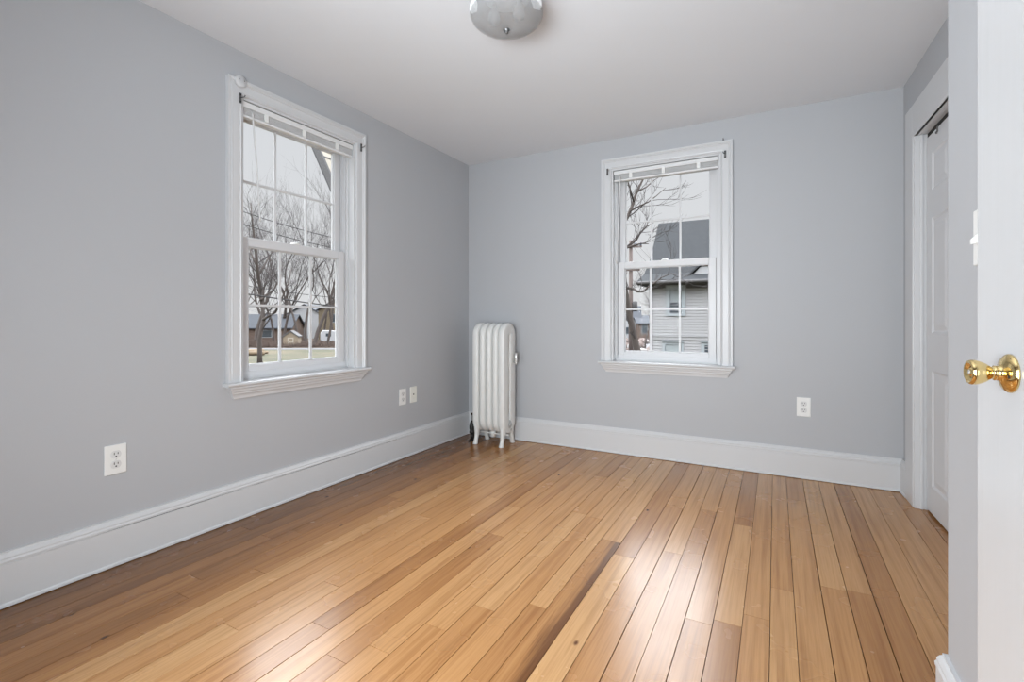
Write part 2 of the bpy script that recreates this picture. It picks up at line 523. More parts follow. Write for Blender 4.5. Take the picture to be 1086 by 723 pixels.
def make_window(name):
    root = empty(name, kind='structure')
    # casing: three sided, mitred
    rings = []
    zb = WIN_Z0 + 0.0
    for (px, pz, sx, sz) in ((-HW, zb, -1, 0), (-HW, WIN_Z1, -1, 1), (HW, WIN_Z1, 1, 1), (HW, zb, 1, 0)):
        rings.append([(px + sx * o, d, pz + sz * o) for (o, d) in CAS])
    MB().loft(rings).build('casing', M_trim, root)
    # stool
    m = MB()
    prof = [(-0.052, 0.004), (-0.056, 0.010), (-0.052, 0.018), (-0.046, 0.020), (0.060, 0.020), (0.060, 0.0), (-0.046, 0.0)]
    m.loft([[(-0.480, d, 0.683 + z) for d, z in prof], [(0.480, d, 0.683 + z) for d, z in prof]])
    m.build('stool', M_trim, root, bevel=0.002)
    # apron moulding, ends cut back
    prof = [(0, 0.683, 0.462), (-0.040, 0.683, 0.462), (-0.040, 0.674, 0.460), (-0.033, 0.668, 0.455), (-0.030, 0.657, 0.449), (-0.024, 0.650, 0.445), (-0.024, 0.645, 0.443),
            (-0.017, 0.636, 0.437), (-0.014, 0.628, 0.432), (-0.012, 0.618, 0.428), (0, 0.618, 0.428)]
    m = MB()
    m.loft([[(-e, d, z) for d, z, e in prof], [(e, d, z) for d, z, e in prof]])
    m.build('apron', M_trim, root)
    # jamb box
    m = MB()
    t = 0.012
    m.box((-HW, -0.004, WIN_Z0), (-HW + t, T + 0.01, WIN_Z1))
    m.box((HW - t, -0.004, WIN_Z0), (HW, T + 0.01, WIN_Z1))
    m.box((-HW + t, -0.004, WIN_Z1 - t), (HW - t, T + 0.01, WIN_Z1))
    m.box((-HW + t, 0.058, WIN_Z0), (HW - t, T + 0.03, WIN_Z0 + 0.016))
    m.box((-HW + t, 0.040, WIN_Z0 + 0.016), (-HW + t + 0.012, 0.054, WIN_Z1 - t))
    m.box((HW - t - 0.012, 0.040, WIN_Z0 + 0.016), (HW - t, 0.054, WIN_Z1 - t))
    m.build('jamb', M_trim, root)
    # vinyl tracks either side
    for s in (-1, 1):
        m = MB()
        x1 = HW - t
        m.box((s * x1, 0.056, WIN_Z0 + 0.016), (s * (x1 - 0.008), 0.150, WIN_Z1 - t))
        for d in (0.056, 0.092, 0.098, 0.134):
            m.box((s * (x1 - 0.008), d, WIN_Z0 + 0.016), (s * (x1 - 0.020), d + 0.004, WIN_Z1 - t))
        m.build('track', M_track, root)
    # exterior trim so the opening is finished outside too
    m = MB(); frame_ring(m, HW + 0.09, WIN_Z0 - 0.04, WIN_Z1 + 0.09, 0.09, T, T + 0.022)
    m.build('exterior_casing', M_trim, root)
    # sashes
    def sash(nm, d0, d1, z0, z1, wb, wt, zm, xs, sw):
        hx = 0.350
        m = MB()
        frame_ring(m, hx, z0, z1, sw, d0, d1, wb, wt)
        # glazing bead, stepped towards the glass
        fx0, fx1, fz0, fz1 = -hx + sw, hx - sw, z0 + wb, z1 - wt
        b = 0.006
        dm = (d0 + d1) / 2
        m.box((fx0, d0 + 0.008, fz0), (fx0 + b, d1 - 0.008, fz1)); m.box((fx1 - b, d0 + 0.008, fz0), (fx1, d1 - 0.008, fz1))
        m.box((fx0 + b, d0 + 0.008, fz0), (fx1 - b, d1 - 0.008, fz0 + b)); m.box((fx0 + b, d0 + 0.008, fz1 - b), (fx1 - b, d1 - 0.008, fz1))
        so = m.build(nm, M_vinyl, root, bevel=0.0025)
        MB().box((fx0 + b, dm - 0.002, fz0 + b), (fx1 - b, dm + 0.002, fz1 - b)).build('pane', M_glass, so)
        m = MB()
        g = 0.0065
        for xx in xs:
            m.box((xx - g, dm - 0.006, fz0 + b), (xx + g, dm + 0.006, fz1 - b))
        m.box((fx0 + b, dm - 0.005, zm - g), (fx1 - b, dm + 0.005, zm + g))
        m.build('muntin_grille', M_vinyl, so)
        return so
    sash('upper_sash', 0.100, 0.134, 1.425, WIN_Z1 - 0.014, 0.034, 0.055, 1.770, (-0.109, 0.100), 0.044)
    lo = sash('lower_sash', 0.060, 0.094, WIN_Z0 + 0.018, 1.461, 0.058, 0.048, 1.098, (-0.107, 0.102), 0.047)
    # mitre lines and lower rail lip
    MB().box((-0.352, 0.056, WIN_Z0 + 0.016), (0.352, 0.061, WIN_Z0 + 0.044)).build('bottom_rail_lip', M_vinyl, lo, bevel=0.002)
    m = MB()
    for s in (-1, 1):
        m.add([(s * 0.347, 0.0594, 0.738), (s * 0.306, 0.0594, 0.774), (s * 0.306, 0.0594, 0.7755), (s * 0.347, 0.0594, 0.7395),
               (s * 0.347, 0.0604, 0.738), (s * 0.306, 0.0604, 0.774), (s * 0.306, 0.0604, 0.7755), (s * 0.347, 0.0604, 0.7395)],
              [(0, 1, 2, 3), (7, 6, 5, 4), (0, 4, 5, 1), (1, 5, 6, 2), (2, 6, 7, 3), (3, 7, 4, 0)])
    m.build('mitre_joint', M_track, lo)
    # cam lock on the meeting rail
    m = MB()
    m.lathe([(0.026, 0), (0.026, 0.004), (0.018, 0.012), (0.0, 0.013)], 20, Matrix.Translation((-0.005, 0.080, 1.461)))
    m.box((-0.030, 0.072, 1.461), (0.020, 0.082, 1.468))
    m.build('sash_lock', M_plate, lo, bevel=0.001)
    return root


w1 = make_window('window_1')
w1.location = (0, LWY, 0); w1.rotation_euler = (0, 0, PI / 2)
w2 = copy_tree(w1); w2.name = 'window_2'
w2.location = (BWX, 0, 0); w2.rotation_euler = (0, 0, 0)

# ------------------------------------------------------------------ blinds
def make_blind(label, wand_top, wand_bot):
    root = empty('window_blind', label=label, cat='blind', group=None)
    z1 = 2.153
    # headrail with a lipped front
    m = MB()
    hw = HW - 0.016
    prof = [(0.002, z1), (0.002, z1 - 0.026), (0.006, z1 - 0.028), (0.036, z1 - 0.028), (0.038, z1), (0.036, z1), (0.034, z1 - 0.022), (0.006, z1 - 0.022), (0.005, z1)]
    m.loft([[(-hw, d, z) for d, z in prof], [(hw, d, z) for d, z in prof]])
    m.build('headrail', M_blind, root)
    # stacked slats, each slightly cambered
    m = MB()
    zz = z1 - 0.030
    for k in range(20):
        z = zz - 0.00165 * k
        prof = [(0.009, z - 0.0008), (0.0205, z), (0.032, z - 0.0008), (0.032, z - 0.0016), (0.0205, z - 0.0008), (0.009, z - 0.0016)]
        m.loft([[(-hw + 0.004, d, q) for d, q in prof], [(hw - 0.004, d, q) for d, q in prof]])
    m.build('slat_stack', M_blind, root)
    m = MB()
    zb = zz - 0.035
    m.box((-hw, 0.006, zb - 0.013), (hw, 0.034, zb))
    m.build('bottom_rail', M_blind, root, bevel=0.003)
    for sx in (-0.24, 0.0, 0.24):
        m = MB()
        m.box((sx - 0.011, -0.0005, zz - 0.036), (sx + 0.011, 0.006, zz + 0.003))
        m.build('ladder_tape', M_plate, root)
    wm = MB()
    a, b = Vector(wand_top), Vector(wand_bot)
    wm.tube([a, a.lerp(b, 0.5) + Vector((0.003, 0, 0)), b], [0.0042, 0.0042, 0.0042], 6, smooth=False)
    wm.tube([b, b + (b - a).normalized() * 0.05], [0.0042, 0.0052], 6)
    wo = wm.build('wand', M_clear, root)
    m = MB()
    m.tube([a + Vector((0, 0.012, 0.022)), a + Vector((0, 0.0, 0.018)), a], 0.0022, 6)
    m.build('wand_hook', M_silver, wo)
    return root


b1 = make_blind('raised white mini blind across the top of the large left-wall window, wand over the glass', (-0.325, -0.006, 2.10), (-0.268, 0.020, 1.60))
b1.location = (0, LWY, 0); b1.rotation_euler = (0, 0, PI / 2)
b2 = make_blind('raised white mini blind across the top of the window on the far back wall', (-0.318, -0.006, 2.10), (-0.352, 0.020, 1.50))
b2.location = (BWX, 0, 0)


def curtain_bracket(label, loc, rz, s):
    root = empty('curtain_rod_bracket', loc, rz, label, 'bracket')
    m = MB()
    m.box((-0.006, -0.003, -0.026), (0.006, 0, 0.026))
    m.build('plate', M_steel, root, bevel=0.001)
    m = MB()
    m.tube([(0, -0.002, 0.002), (0.004 * s, -0.014, 0.002), (0.010 * s, -0.022, 0.006), (0.012 * s, -0.022, 0.014)], 0.003, 6)
    m.build('hook', M_steel, root)
    for z in (-0.018, 0.018):
        MB().lathe([(0.0042, 0), (0.004, 0.002), (0.0, 0.003)], 10, Matrix.Translation((0, -0.003, z)) @ Matrix.Rotation(PI / 2, 4, 'X')).build('screw', M_valve, root)
    return root


curtain_bracket('small dark curtain bracket on the left upper casing of the left-wall window', (0.0235, LWY - 0.402, 2.148), PI / 2, 1)
curtain_bracket('small dark curtain bracket on the right upper casing of the left-wall window', (0.0235, LWY + 0.416, 2.150), PI / 2, 1)
curtain_bracket('small dark curtain bracket on the left upper casing of the back-wall window', (BWX - 0.412, -0.0235, 2.148), 0, 1)
curtain_bracket('small dark curtain bracket on the right upper casing of the back-wall window', (BWX + 0.416, -0.0235, 2.150), 0, -1)

root = empty('casing_rosette', (0.024, LWY - 0.400, 2.234), PI / 2, 'white round rosette plate at the top left corner of the left-wall window casing', 'rosette')
Mx = Matrix.Rotation(PI / 2, 4, 'X')
MB().lathe([(0.030, -0.010), (0.030, 0.004), (0.027, 0.007), (0.0, 0.008)], 28, Mx).build('disc', M_trim, root)
for sx in (-0.012, 0.016):
    MB().lathe([(0.0026, 0.0075), (0.0026, 0.0085), (0, 0.0086)], 8, Matrix.Translation((sx, 0, 0.006)) @ Mx).build('screw_hole', M_slot, root)
m = MB()
m.tube([(0, 0, 0), (0, -0.012, 0.002), (0, -0.016, 0.010)], 0.0028, 6)
m.lathe([(0.006, 0), (0.006, 0.003), (0, 0.004)], 10, Mx)
o = m.build('cup_hook', M_steel)
o.location = (BWX + 0.404, -0.012, 2.2525)
tag(o, 'tiny dark hook on top of the back window casing near its right corner', 'hook')


# ------------------------------------------------------------------ outlets and switch
def receptacle_disc(m, zc, yf):
    pts = []
    for k in range(28):
        q = 2 * PI * k / 28
        x, z = 0.0172 * math.cos(q), 0.0172 * math.sin(q)
        z = max(-0.0142, min(0.0142, z))
        pts.append((x, z))
    m.loft([[(x, 0, zc + z) for x, z in pts], [(x, yf, zc + z) for x, z in pts]])


def outlet(label, loc, rz, w=0.078, h=0.122):
    root = empty('wall_outlet', loc, rz, label, 'outlet')
    MB().box((-w / 2, -0.0065, -h / 2), (w / 2, 0, h / 2)).build('plate', M_plate, root, bevel=0.004, seg=3)
    for zc in (0.0205, -0.0205):
        m = MB(); receptacle_disc(m, zc, -0.0085)
        ro = m.build('receptacle', M_recep, root, bevel=0.0008)
        m = MB()
        m.box((-0.0078, -0.0092, zc + 0.000), (-0.0052, -0.008, zc + 0.0095))
        m.box((0.0052, -0.0092, zc + 0.001), (0.0078, -0.008, zc + 0.0085))
        m.lathe([(0.0030, 0.008), (0.0030, 0.0092), (0, 0.0092)], 12, Matrix.Translation((0, 0, zc - 0.0075)) @ Mx)
        m.build('slots', M_slot, ro)
        m = MB()
        n = 28
        ring_o = []; ring_i = []
        for k in range(n):
            q = 2 * PI * k / n
            z = max(-0.0142, min(0.0142, 0.0172 * math.sin(q))); x = 0.0172 * math.cos(q)
            ring_o.append((x * 1.07, -0.0068, zc + z * 1.07)); ring_i.append((x * 1.0, -0.0068, zc + z * 1.0))
        m.loft([ring_o, ring_i], caps=False)
        m.build('rim_shadow_gap', M_track, ro)
    MB().lathe([(0.0028, 0.006), (0.0026, 0.0078), (0, 0.008)], 10, Mx).build('screw', M_recep, root)
    return root


outlet('white duplex outlet low on the left wall near the left edge of the room view', (0, -2.647, 0.440), PI / 2)
outlet('white duplex outlet to the right of the left-wall window, beside the jack plate', (0, -0.880, 0.450), PI / 2, 0.072, 0.118)
outlet('white duplex outlet low on the back wall to the right of the window', (2.577, 0, 0.4585), 0)
root = empty('jack_plate', (0, -0.759, 0.451), PI / 2, 'off-white phone jack plate with one dark port, between outlet and radiator on left wall', 'wall plate')
MB().box((-0.037, -0.0065, -0.060), (0.037, 0, 0.060)).build('plate', M_ivory, root, bevel=0.004, seg=3)
MB().lathe([(0.0060, 0.0060), (0.0060, 0.0074), (0, 0.0074)], 14, Matrix.Translation((0, 0, 0.002)) @ Mx).build('port', M_slot, root)
for zc in (-0.030, 0.042):
    MB().lathe([(0.0030, 0.006), (0.0026, 0.0078), (0, 0.008)], 10, Matrix.Translation((0, 0, zc)) @ Mx).build('screw', M_recep, root)

root = empty('light_switch', (WX, -2.300, 1.194), -PI / 2, 'white toggle light switch plate partly behind the open door on the near right wall', 'switch')
MB().box((-0.036, -0.0065, -0.058), (0.036, 0, 0.058)).build('plate', M_plate, root, bevel=0.003, seg=3)
m = MB()
m.loft([[(-0.005, -0.004, -0.012), (0.005, -0.004, -0.012), (0.005, -0.004, 0.012), (-0.005, -0.004, 0.012)],
        [(-0.004, -0.020, -0.016), (0.004, -0.020, -0.016), (0.004, -0.020, -0.006), (-0.004, -0.020, -0.006)]])
m.build('toggle', M_plate, root, bevel=0.001)

# ------------------------------------------------------------------ closet opening, casing, doors
root = empty('trim_2', kind='structure')
CF = -0.020  # casing face
m = MB()
y_out, y_in = -0.125, CY0
ztop, zin = 2.19, 2.015
def bev_casing(m, y0, y1, z0, z1):
    skew_box(m, CF, 0.0, y0, y1, z0, z1)
bev_casing(m, y_out, y_in, 0, ztop)
bev_casing(m, CY1, CY1 - 0.145, 0, ztop)
bev_casing(m, y_in, CY1, zin, ztop)
m.build('casing', M_trim, root, bevel=0.004)
m = MB()
skew_box(m, CF + 0.004, 0.095, y_in + 0.0, y_in - 0.016, 0, zin)
skew_box(m, CF + 0.004, 0.095, CY1, CY1 + 0.016, 0, zin)
skew_box(m, CF + 0.004, 0.095, y_in - 0.016, CY1 + 0.016, zin - 0.0, zin + 0.016)
skew_box(m, 0.008, 0.022, y_in - 0.016, y_in - 0.022, 0, zin)
m.build('jamb', M_trim, root, bevel=0.002)
m = MB()
skew_box(m, 0.040, 0.075, y_in - 0.016, CY1 + 0.016, zin - 0.022, zin)
m.build('track', M_gap, root)
m = MB()
skew_box(m, 0.02, 0.7, CY0 + 0.25, CY1 - 0.25, -0.001, 0.001)


def panel_door(name, y0, y1, z0, z1, x0, panels, kind='structure'):
    """moulded door leaf facing -x; panels: (ya, yb, za, zb) sunk fields with a raised centre"""
    root_ = empty(name, kind=kind)
    m = MB()
    th = 0.034
    ys = sorted({y0, y1} | {p[0] for p in panels} | {p[1] for p in panels}, reverse=True)
    zs = sorted({z0, z1} | {p[2] for p in panels} | {p[3] for p in panels})
    def isp(ya, yb, za, zb):
        for p in panels:
            if ya <= p[0] + 1e-6 and yb >= p[1] - 1e-6 and za >= p[2] - 1e-6 and zb <= p[3] + 1e-6: return True
        return False
    def P(x, y, z): return (cx(y) + x, y, z)
    for i in range(len(ys) - 1):
        for j in range(len(zs) - 1):
            if not isp(ys[i], ys[i + 1], zs[j], zs[j + 1]):
                m.add([P(x0, ys[i], zs[j]), P(x0, ys[i + 1], zs[j]), P(x0, ys[i + 1], zs[j + 1]), P(x0, ys[i], zs[j + 1])], [(0, 1, 2, 3)])
    for (ya, yb, za, zb) in panels:
        def ring(o, d): return [P(x0 + d, ya - o, za + o), P(x0 + d, yb + o, za + o), P(x0 + d, yb + o, zb - o), P(x0 + d, ya - o, zb - o)]
        rings = [ring(0, 0), ring(0.010, 0.0065), ring(0.020, 0.0065), ring(0.044, 0.001), ring(0.048, 0.001)]
        m.loft(rings, True, False)
        b = len(m.v)
        m.add(rings[-1], [(0, 1, 2, 3)])
    m.add([P(x0, y0, z0), P(x0, y1, z0), P(x0, y1, z1), P(x0, y0, z1), P(x0 + th, y0, z0), P(x0 + th, y1, z0), P(x0 + th, y1, z1), P(x0 + th, y0, z1)],
          [(7, 6, 5, 4), (0, 4, 5, 1), (1, 5, 6, 2), (2, 6, 7, 3), (3, 7, 4, 0)])
    m.build('leaf', M_panel, root_)
    return root_


dy0 = CY0 - 0.020
for k, nm in enumerate(('door_1', 'door_3')):
    ya = dy0 - k * 0.735
    yb = ya - 0.73
    pn = []
    for (pa, pb) in ((ya - 0.085, ya - 0.315), (yb + 0.315, yb + 0.085)):
        for (za, zb) in ((0.15, 0.755), (0.95, 1.55), (1.695, 1.89)):
            pn.append((pa, pb, za, zb))
    d = panel_door(nm, ya, yb, 0.012, 1.988, 0.036, pn)
    m = MB()
    skew_box(m, 0.0335, 0.036, ya - 0.165, ya - 0.185, 1.965, 1.995)
    m.tube([(cx(ya - 0.175) + 0.030, ya - 0.175, 1.968), (cx(ya - 0.175) + 0.030, ya - 0.175, 1.958)], 0.004, 8)
    m.build('track_hanger', M_steel, d)
# dim closet interior floor edge
# ------------------------------------------------------------------ the open room door, swung back against the near right wall
ph = math.radians(4)
ED = Vector((2.7011, -2.590, 0))
n_ = Vector((-math.cos(ph), -math.sin(ph), 0))
t_ = Vector((-math.sin(ph), math.cos(ph), 0))
# local: x along from free edge to hinge (= -t_), y = -n_ (thickness behind), z up
door = empty('door_2', (ED.x, ED.y, 0), 0, kind='structure')
door.rotation_euler = (0, 0, math.atan2(-t_.y, -t_.x))   # local +x = -t_
# with local x = -t_, local y = rotate(+90) of x
ly = Vector((t_.y, -t_.x, 0))   # rotate -t_ by 90deg: (-(-ty), -tx)
sgn = 1.0 if ly.dot(n_) < 0 else -1.0     # sign of local y that points away from the room
def dl(x, d, z): return (x, sgn * d, z)
m = MB()
m.box(dl(0, 0, 0.012), dl(0.0735, 0.030, 2.02))
m.build('edge_stile', M_door, door, bevel=0.0008)
m = MB()
m.box(dl(0.0737, -0.0016, 0.012), dl(0.76, 0.030, 2.02))
m.build('leaf', M_door, door)
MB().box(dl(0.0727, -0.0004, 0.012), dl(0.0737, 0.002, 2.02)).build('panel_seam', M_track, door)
# knob: spindle axis along n_
kx, kz = 0.1057, 0.948
MK = Matrix.Translation(dl(kx, -0.0016, kz)) @ (Matrix.Rotation(PI / 2, 4, 'X') if sgn > 0 else Matrix.Rotation(-PI / 2, 4, 'X'))
knob = MB().lathe([(0.0275, 0), (0.0275, 0.002), (0.0262, 0.0042), (0.0225, 0.0068), (0.0175, 0.0092), (0.0125, 0.0108), (0.0105, 0.0125), (0.0103, 0.0160), (0, 0.0160)], 40, MK).build('rosette', M_brass, door)
m = MB()
m.lathe([(0.0088, 0.0155), (0.0105, 0.0165), (0.0105, 0.0180), (0.0088, 0.0190), (0.0090, 0.0215), (0.0115, 0.0245), (0.0145, 0.0290), (0.0168, 0.0345), (0.0180, 0.0395), (0.0178, 0.0432),
         (0.0165, 0.0455), (0.0145, 0.0463), (0.0125, 0.0450), (0.0105, 0.0423), (0.0075, 0.0415), (0.0070, 0.0433), (0.0045, 0.0447), (0.0, 0.0449)], 40, MK)
ko = m.build('door_knob', M_brass, door)
m = MB()
m.lathe([(0.0032, 0.0445), (0.0032, 0.0455), (0, 0.0455)], 12, MK)
m.build('lock_button', M_silver, ko)
MB().lathe([(0.0022, 0.0062), (0.0022, 0.0095), (0, 0.0096)], 10, MK @ Matrix.Translation((0.0175, -0.004, 0))).build('rosette_screw', M_valve, knob)
# doorway trim in the near wall
root = empty('trim_3', kind='structure')
m = MB()
m.box((WX - 0.004, -3.37, 0), (WX + 0.124, -3.385, 2.03)); m.box((WX - 0.004, -4.14, 0), (WX + 0.124, -4.125, 2.03)); m.box((WX - 0.004, -4.125, 2.015), (WX + 0.124, -3.385, 2.03))
m.build('door_jamb', M_trim, root)

# ------------------------------------------------------------------ radiator
rad = empty('radiator', (0, 0, 0), 0, 'white cast iron column radiator standing in the back left corner', 'radiator')
RY, RZ0, RZ1 = -0.192, 0.098, 0.992
ra, rb, pr = 0.0455, 0.0280, 0.0550   # tube half depth, half width, path radius


def sec_ring(c, tng_n, ex):
    out = []
    for k in range(14):
        q = 2 * PI * k / 14
        u = math.copysign(abs(math.cos(q)) ** ex, math.cos(q)) * ra
        w = math.copysign(abs(math.sin(q)) ** ex, math.sin(q)) * rb
        out.append((c[0] + w, c[1] + tng_n[0] * u, c[2] + tng_n[1] * u))
    return out


def radiator_section(xc, ex):
    m = MB()
    rings = []
    zt, zb = RZ1 - ra - pr, RZ0 + ra + pr
    for k in range(13):      # top arch from front to back
        q = PI - PI * k / 12
        nrm = (math.cos(q), math.sin(q))
        rings.append(sec_ring((xc, RY + pr * nrm[0], zt + pr * nrm[1]), nrm, ex))
    for k in range(13):
        q = -PI * k / 12
        nrm = (math.cos(q), math.sin(q))
        rings.append(sec_ring((xc, RY + pr * nrm[0], zb + pr * nrm[1]), nrm, ex))
    m.loft(rings, True, False, True, loop=True)
    return m


XS = [0.256 + 0.0612 * k for k in range(5)]
for i, xc in enumerate(XS):
    m = radiator_section(xc, 0.32 if i in (0, 4) else 0.75)
    so = m.build('section', M_rad, rad)
    if i in (0, 4):
        # solid web low down on the end sections, then flared legs
        m = MB()
        pts = [(-0.094, 0.14), (-0.094, 0.25), (-0.016, 0.25), (-0.010, 0.235), (0.010, 0.235), (0.016, 0.25), (0.094, 0.25), (0.094, 0.14), (0.05, 0.105), (-0.05, 0.105)]
        m.loft([[(xc - 0.017, RY + y, z) for y, z in pts], [(xc + 0.019, RY + y, z) for y, z in pts]])
        m.build('web', M_rad, so, bevel=0.006)
        for s in (-1, 1):
            m = MB()
            path = [(s * 0.058, 0.18, 0.036, 0.024), (s * 0.064, 0.125, 0.032, 0.022), (s * 0.070, 0.085, 0.022, 0.019), (s * 0.078, 0.050, 0.017, 0.017), (s * 0.088, 0.022, 0.018, 0.018), (s * 0.094, 0.006, 0.021, 0.021), (s * 0.094, 0.0, 0.020, 0.020)]
            rings = []
            for (yy, zz, a, b) in path:
                rings.append([(xc + b * math.sin(2 * PI * k / 12), RY + yy + a * math.cos(2 * PI * k / 12), zz) for k in range(12)])
            m.loft(rings, True, True, True)
            m.build('leg', M_rad, rad)
MB().tube([(XS[0], RY, RZ1 - 0.10), (XS[4], RY, RZ1 - 0.10)], 0.022, 14).build('hub', M_rad, rad)
MB().tube([(XS[0], RY, RZ0 + 0.07), (XS[4], RY, RZ0 + 0.07)], 0.026, 14).build('hub', M_rad, rad)
m = MB()
m.tube([(XS[0] - 0.03, RY - 0.03, 0.088), (XS[4] + 0.034, RY - 0.03, 0.088)], 0.0055, 8)
m.build('tie_rod', M_rad, rad)
m = MB()
m.tube([(XS[2], RY - 0.01, 0.115), (XS[2], RY - 0.01, 0.055)], [0.022, 0.020], 12)
m.build('drain_boss', M_rad, rad)
m = MB()
MRX = Matrix.Translation((XS[4] + 0.016, RY, 0.168)) @ Matrix.Rotation(PI / 2, 4, 'Y')
m.lathe([(0.036, 0), (0.036, 0.008), (0.030, 0.012), (0.026, 0.013), (0, 0.013)], 24, MRX)
m.lathe([(0.015, 0.012), (0.015, 0.026), (0, 0.026)], 6, MRX, smooth=False)
m.lathe([(0.011, 0), (0.011, 0.012), (0, 0.012)], 12, Matrix.Translation((XS[4] + 0.018, RY + 0.02, 0.125)) @ Matrix.Rotation(PI / 2, 4, 'Y'))
m.build('end_plug', M_silver, rad)
m = MB()
vy = RY + 0.098
vx_ = XS[4] + 0.046
m.tube([(XS[4] + 0.02, vy - 0.035, 0.668), (vx_ - 0.008, vy - 0.030, 0.668), (vx_, vy - 0.028, 0.676)], 0.0075, 8)
m.lathe([(0.004, -0.024), (0.010, -0.020), (0.005, -0.014), (0.011, 0.0), (0.0135, 0.008), (0.0135, 0.070), (0.010, 0.076), (0, 0.077)], 16, Matrix.Translation((vx_, vy - 0.028, 0.672)))
m.build('air_vent', M_silver, rad)
# supply valve at the corner side
m = MB()
vx, vyy = 0.190, RY - 0.02
m.tube([(vx - 0.012, vyy, 0.0), (vx - 0.012, vyy, 0.075)], 0.017, 12)
m.lathe([(0.034, 0), (0.034, 0.004), (0.02, 0.010), (0, 0.010)], 20, Matrix.Translation((vx - 0.012, vyy, 0.0)))
m.lathe([(0.019, 0.06), (0.026, 0.066), (0.026, 0.082), (0.022, 0.088), (0.026, 0.105), (0.026, 0.128), (0.021, 0.138), (0.021, 0.150), (0.016, 0.158), (0.010, 0.166), (0.007, 0.172), (0, 0.172)], 16, Matrix.Translation((vx - 0.012, vyy, 0)))
m.tube([(vx - 0.012, vyy, 0.115), (XS[0] - 0.02, RY, 0.165)], [0.019, 0.019], 12)
vo = m.build('supply_valve', M_valve, rad)
m = MB()
m.tube([(vx - 0.012, vyy, 0.168), (vx - 0.012, vyy, 0.222)], 0.0042, 8)
m.lathe([(0.006, 0.214), (0.012, 0.219), (0.0135, 0.226), (0.012, 0.233), (0.0, 0.236)], 14, Matrix.Translation((vx - 0.012, vyy, 0)))
m.build('valve_handle', M_valve, vo)

# ------------------------------------------------------------------ ceiling lamp
m_, nt, N, L, B = node_mat('frosted_lamp_glass')
B.inputs['Base Color'].default_value = (0.50, 0.50, 0.50, 1)
B.inputs['Roughness'].default_value = 0.12
tcn = N.new('ShaderNodeTexCoord'); nzn = N.new('ShaderNodeTexNoise'); nzn.inputs['Scale'].default_value = 20
L.new(tcn.outputs['Object'], nzn.inputs['Vector'])
mrn = N.new('ShaderNodeMapRange'); mrn.inputs['To Min'].default_value = 0.26; mrn.inputs['To Max'].default_value = 0.40
L.new(nzn.outputs[0], mrn.inputs[0])
trn = N.new('ShaderNodeBsdfTransparent'); trn.inputs[0].default_value = (0.93, 0.93, 0.93, 1)
mxn = N.new('ShaderNodeMixShader')
L.new(mrn.outputs[0], mxn.inputs[0]); L.new(trn.outputs[0], mxn.inputs[1]); L.new(B.outputs[0], mxn.inputs[2])
L.new(mxn.outputs[0], N['Material Output'].inputs[0])
M_shade = m_
M_bulb = plain('unlit_frosted_bulb', (0.42, 0.42, 0.42), 0.4, var=0.01)
lamp = empty('ceiling_lamp', (1.412, -1.83, H), 0, 'flush round glass ceiling lamp, unlit, cut off by the top of the view', 'ceiling lamp')
lamp.scale = (1, 1, 0.86)
MB().lathe([(0.0, 0), (0.10, 0.0), (0.10, -0.012), (0.085, -0.022), (0.02, -0.026), (0.0, -0.026)], 32).build('canopy', M_trim, lamp)
m = MB()
def wv(q, h): return 1.0 + 0.010 * abs(math.sin(12 * q)) * (1 if h < -0.05 else 0.3)
m.lathe([(0.105, -0.014), (0.128, -0.030), (0.146, -0.055), (0.1545, -0.082), (0.1550, -0.098), (0.149, -0.114), (0.134, -0.130), (0.110, -0.146), (0.080, -0.159), (0.045, -0.168), (0.012, -0.171),
         (0.010, -0.167), (0.045, -0.163), (0.080, -0.154), (0.108, -0.141), (0.130, -0.126), (0.144, -0.111), (0.150, -0.096), (0.149, -0.083), (0.141, -0.057), (0.124, -0.034), (0.102, -0.018)], 72, wave=wv)
# open rings top to bottom; join inner and outer at the rim
m.build('glass_shade', M_shade, lamp)
# pressed fan facets around the shoulder
M_facet = plain('pressed_glass_facets', (0.85, 0.85, 0.85), 0.06, var=0.01)
for k in range(3):
    m = MB()
    qc = math.radians(-6 + 120 * k)
    for j in range(-5, 6):
        q = qc + j * 0.042
        l = 0.060 - 0.008 * abs(j)
        a = Vector((math.cos(q), math.sin(q), 0))
        p0 = a * 0.1562 + Vector((0, 0, -0.074)); p1 = a * 0.1570 + Vector((0, 0, -0.094)); p2 = a * (0.1535 - l * 0.30) + Vector((0, 0, -0.110 - l * 0.22))
        m.tube([p0, p1, p2], [0.0016, 0.0016, 0.0012], 5, smooth=False)
    m.build('cut_facet', M_facet, lamp)
m = MB()
m.lathe([(0.0, -0.160), (0.014, -0.168), (0.014, -0.172), (0.006, -0.176), (0.0085, -0.182), (0.006, -0.188), (0, -0.190)], 16)
m.build('finial', M_steel, lamp)
for s in (-1, 1):
    MB().lathe([(0.006, -0.03), (0.010, -0.05), (0.024, -0.085), (0.028, -0.105), (0.022, -0.125), (0, -0.135)], 16, Matrix.Translation((0.055 * s, 0.01 * s, 0))).build('bulb', M_bulb, lamp)

# ------------------------------------------------------------------ outdoors
GZ = -3.2   # ground level: the room is on the upper floor
RGT = Vector((math.cos(YAW), math.sin(YAW), 0))
FWD = Vector((-math.sin(YAW), math.cos(YAW), 0))


def at(u, Z, z=GZ):
    """ground position seen at photo column u at depth Z from the room"""
    p = CAM + RGT * ((u - 543) / FPX * Z) + FWD * Z
    return Vector((p.x, p.y, z))


def zat(v, Z): return CAM.z + (338 - v) / FPX * Z


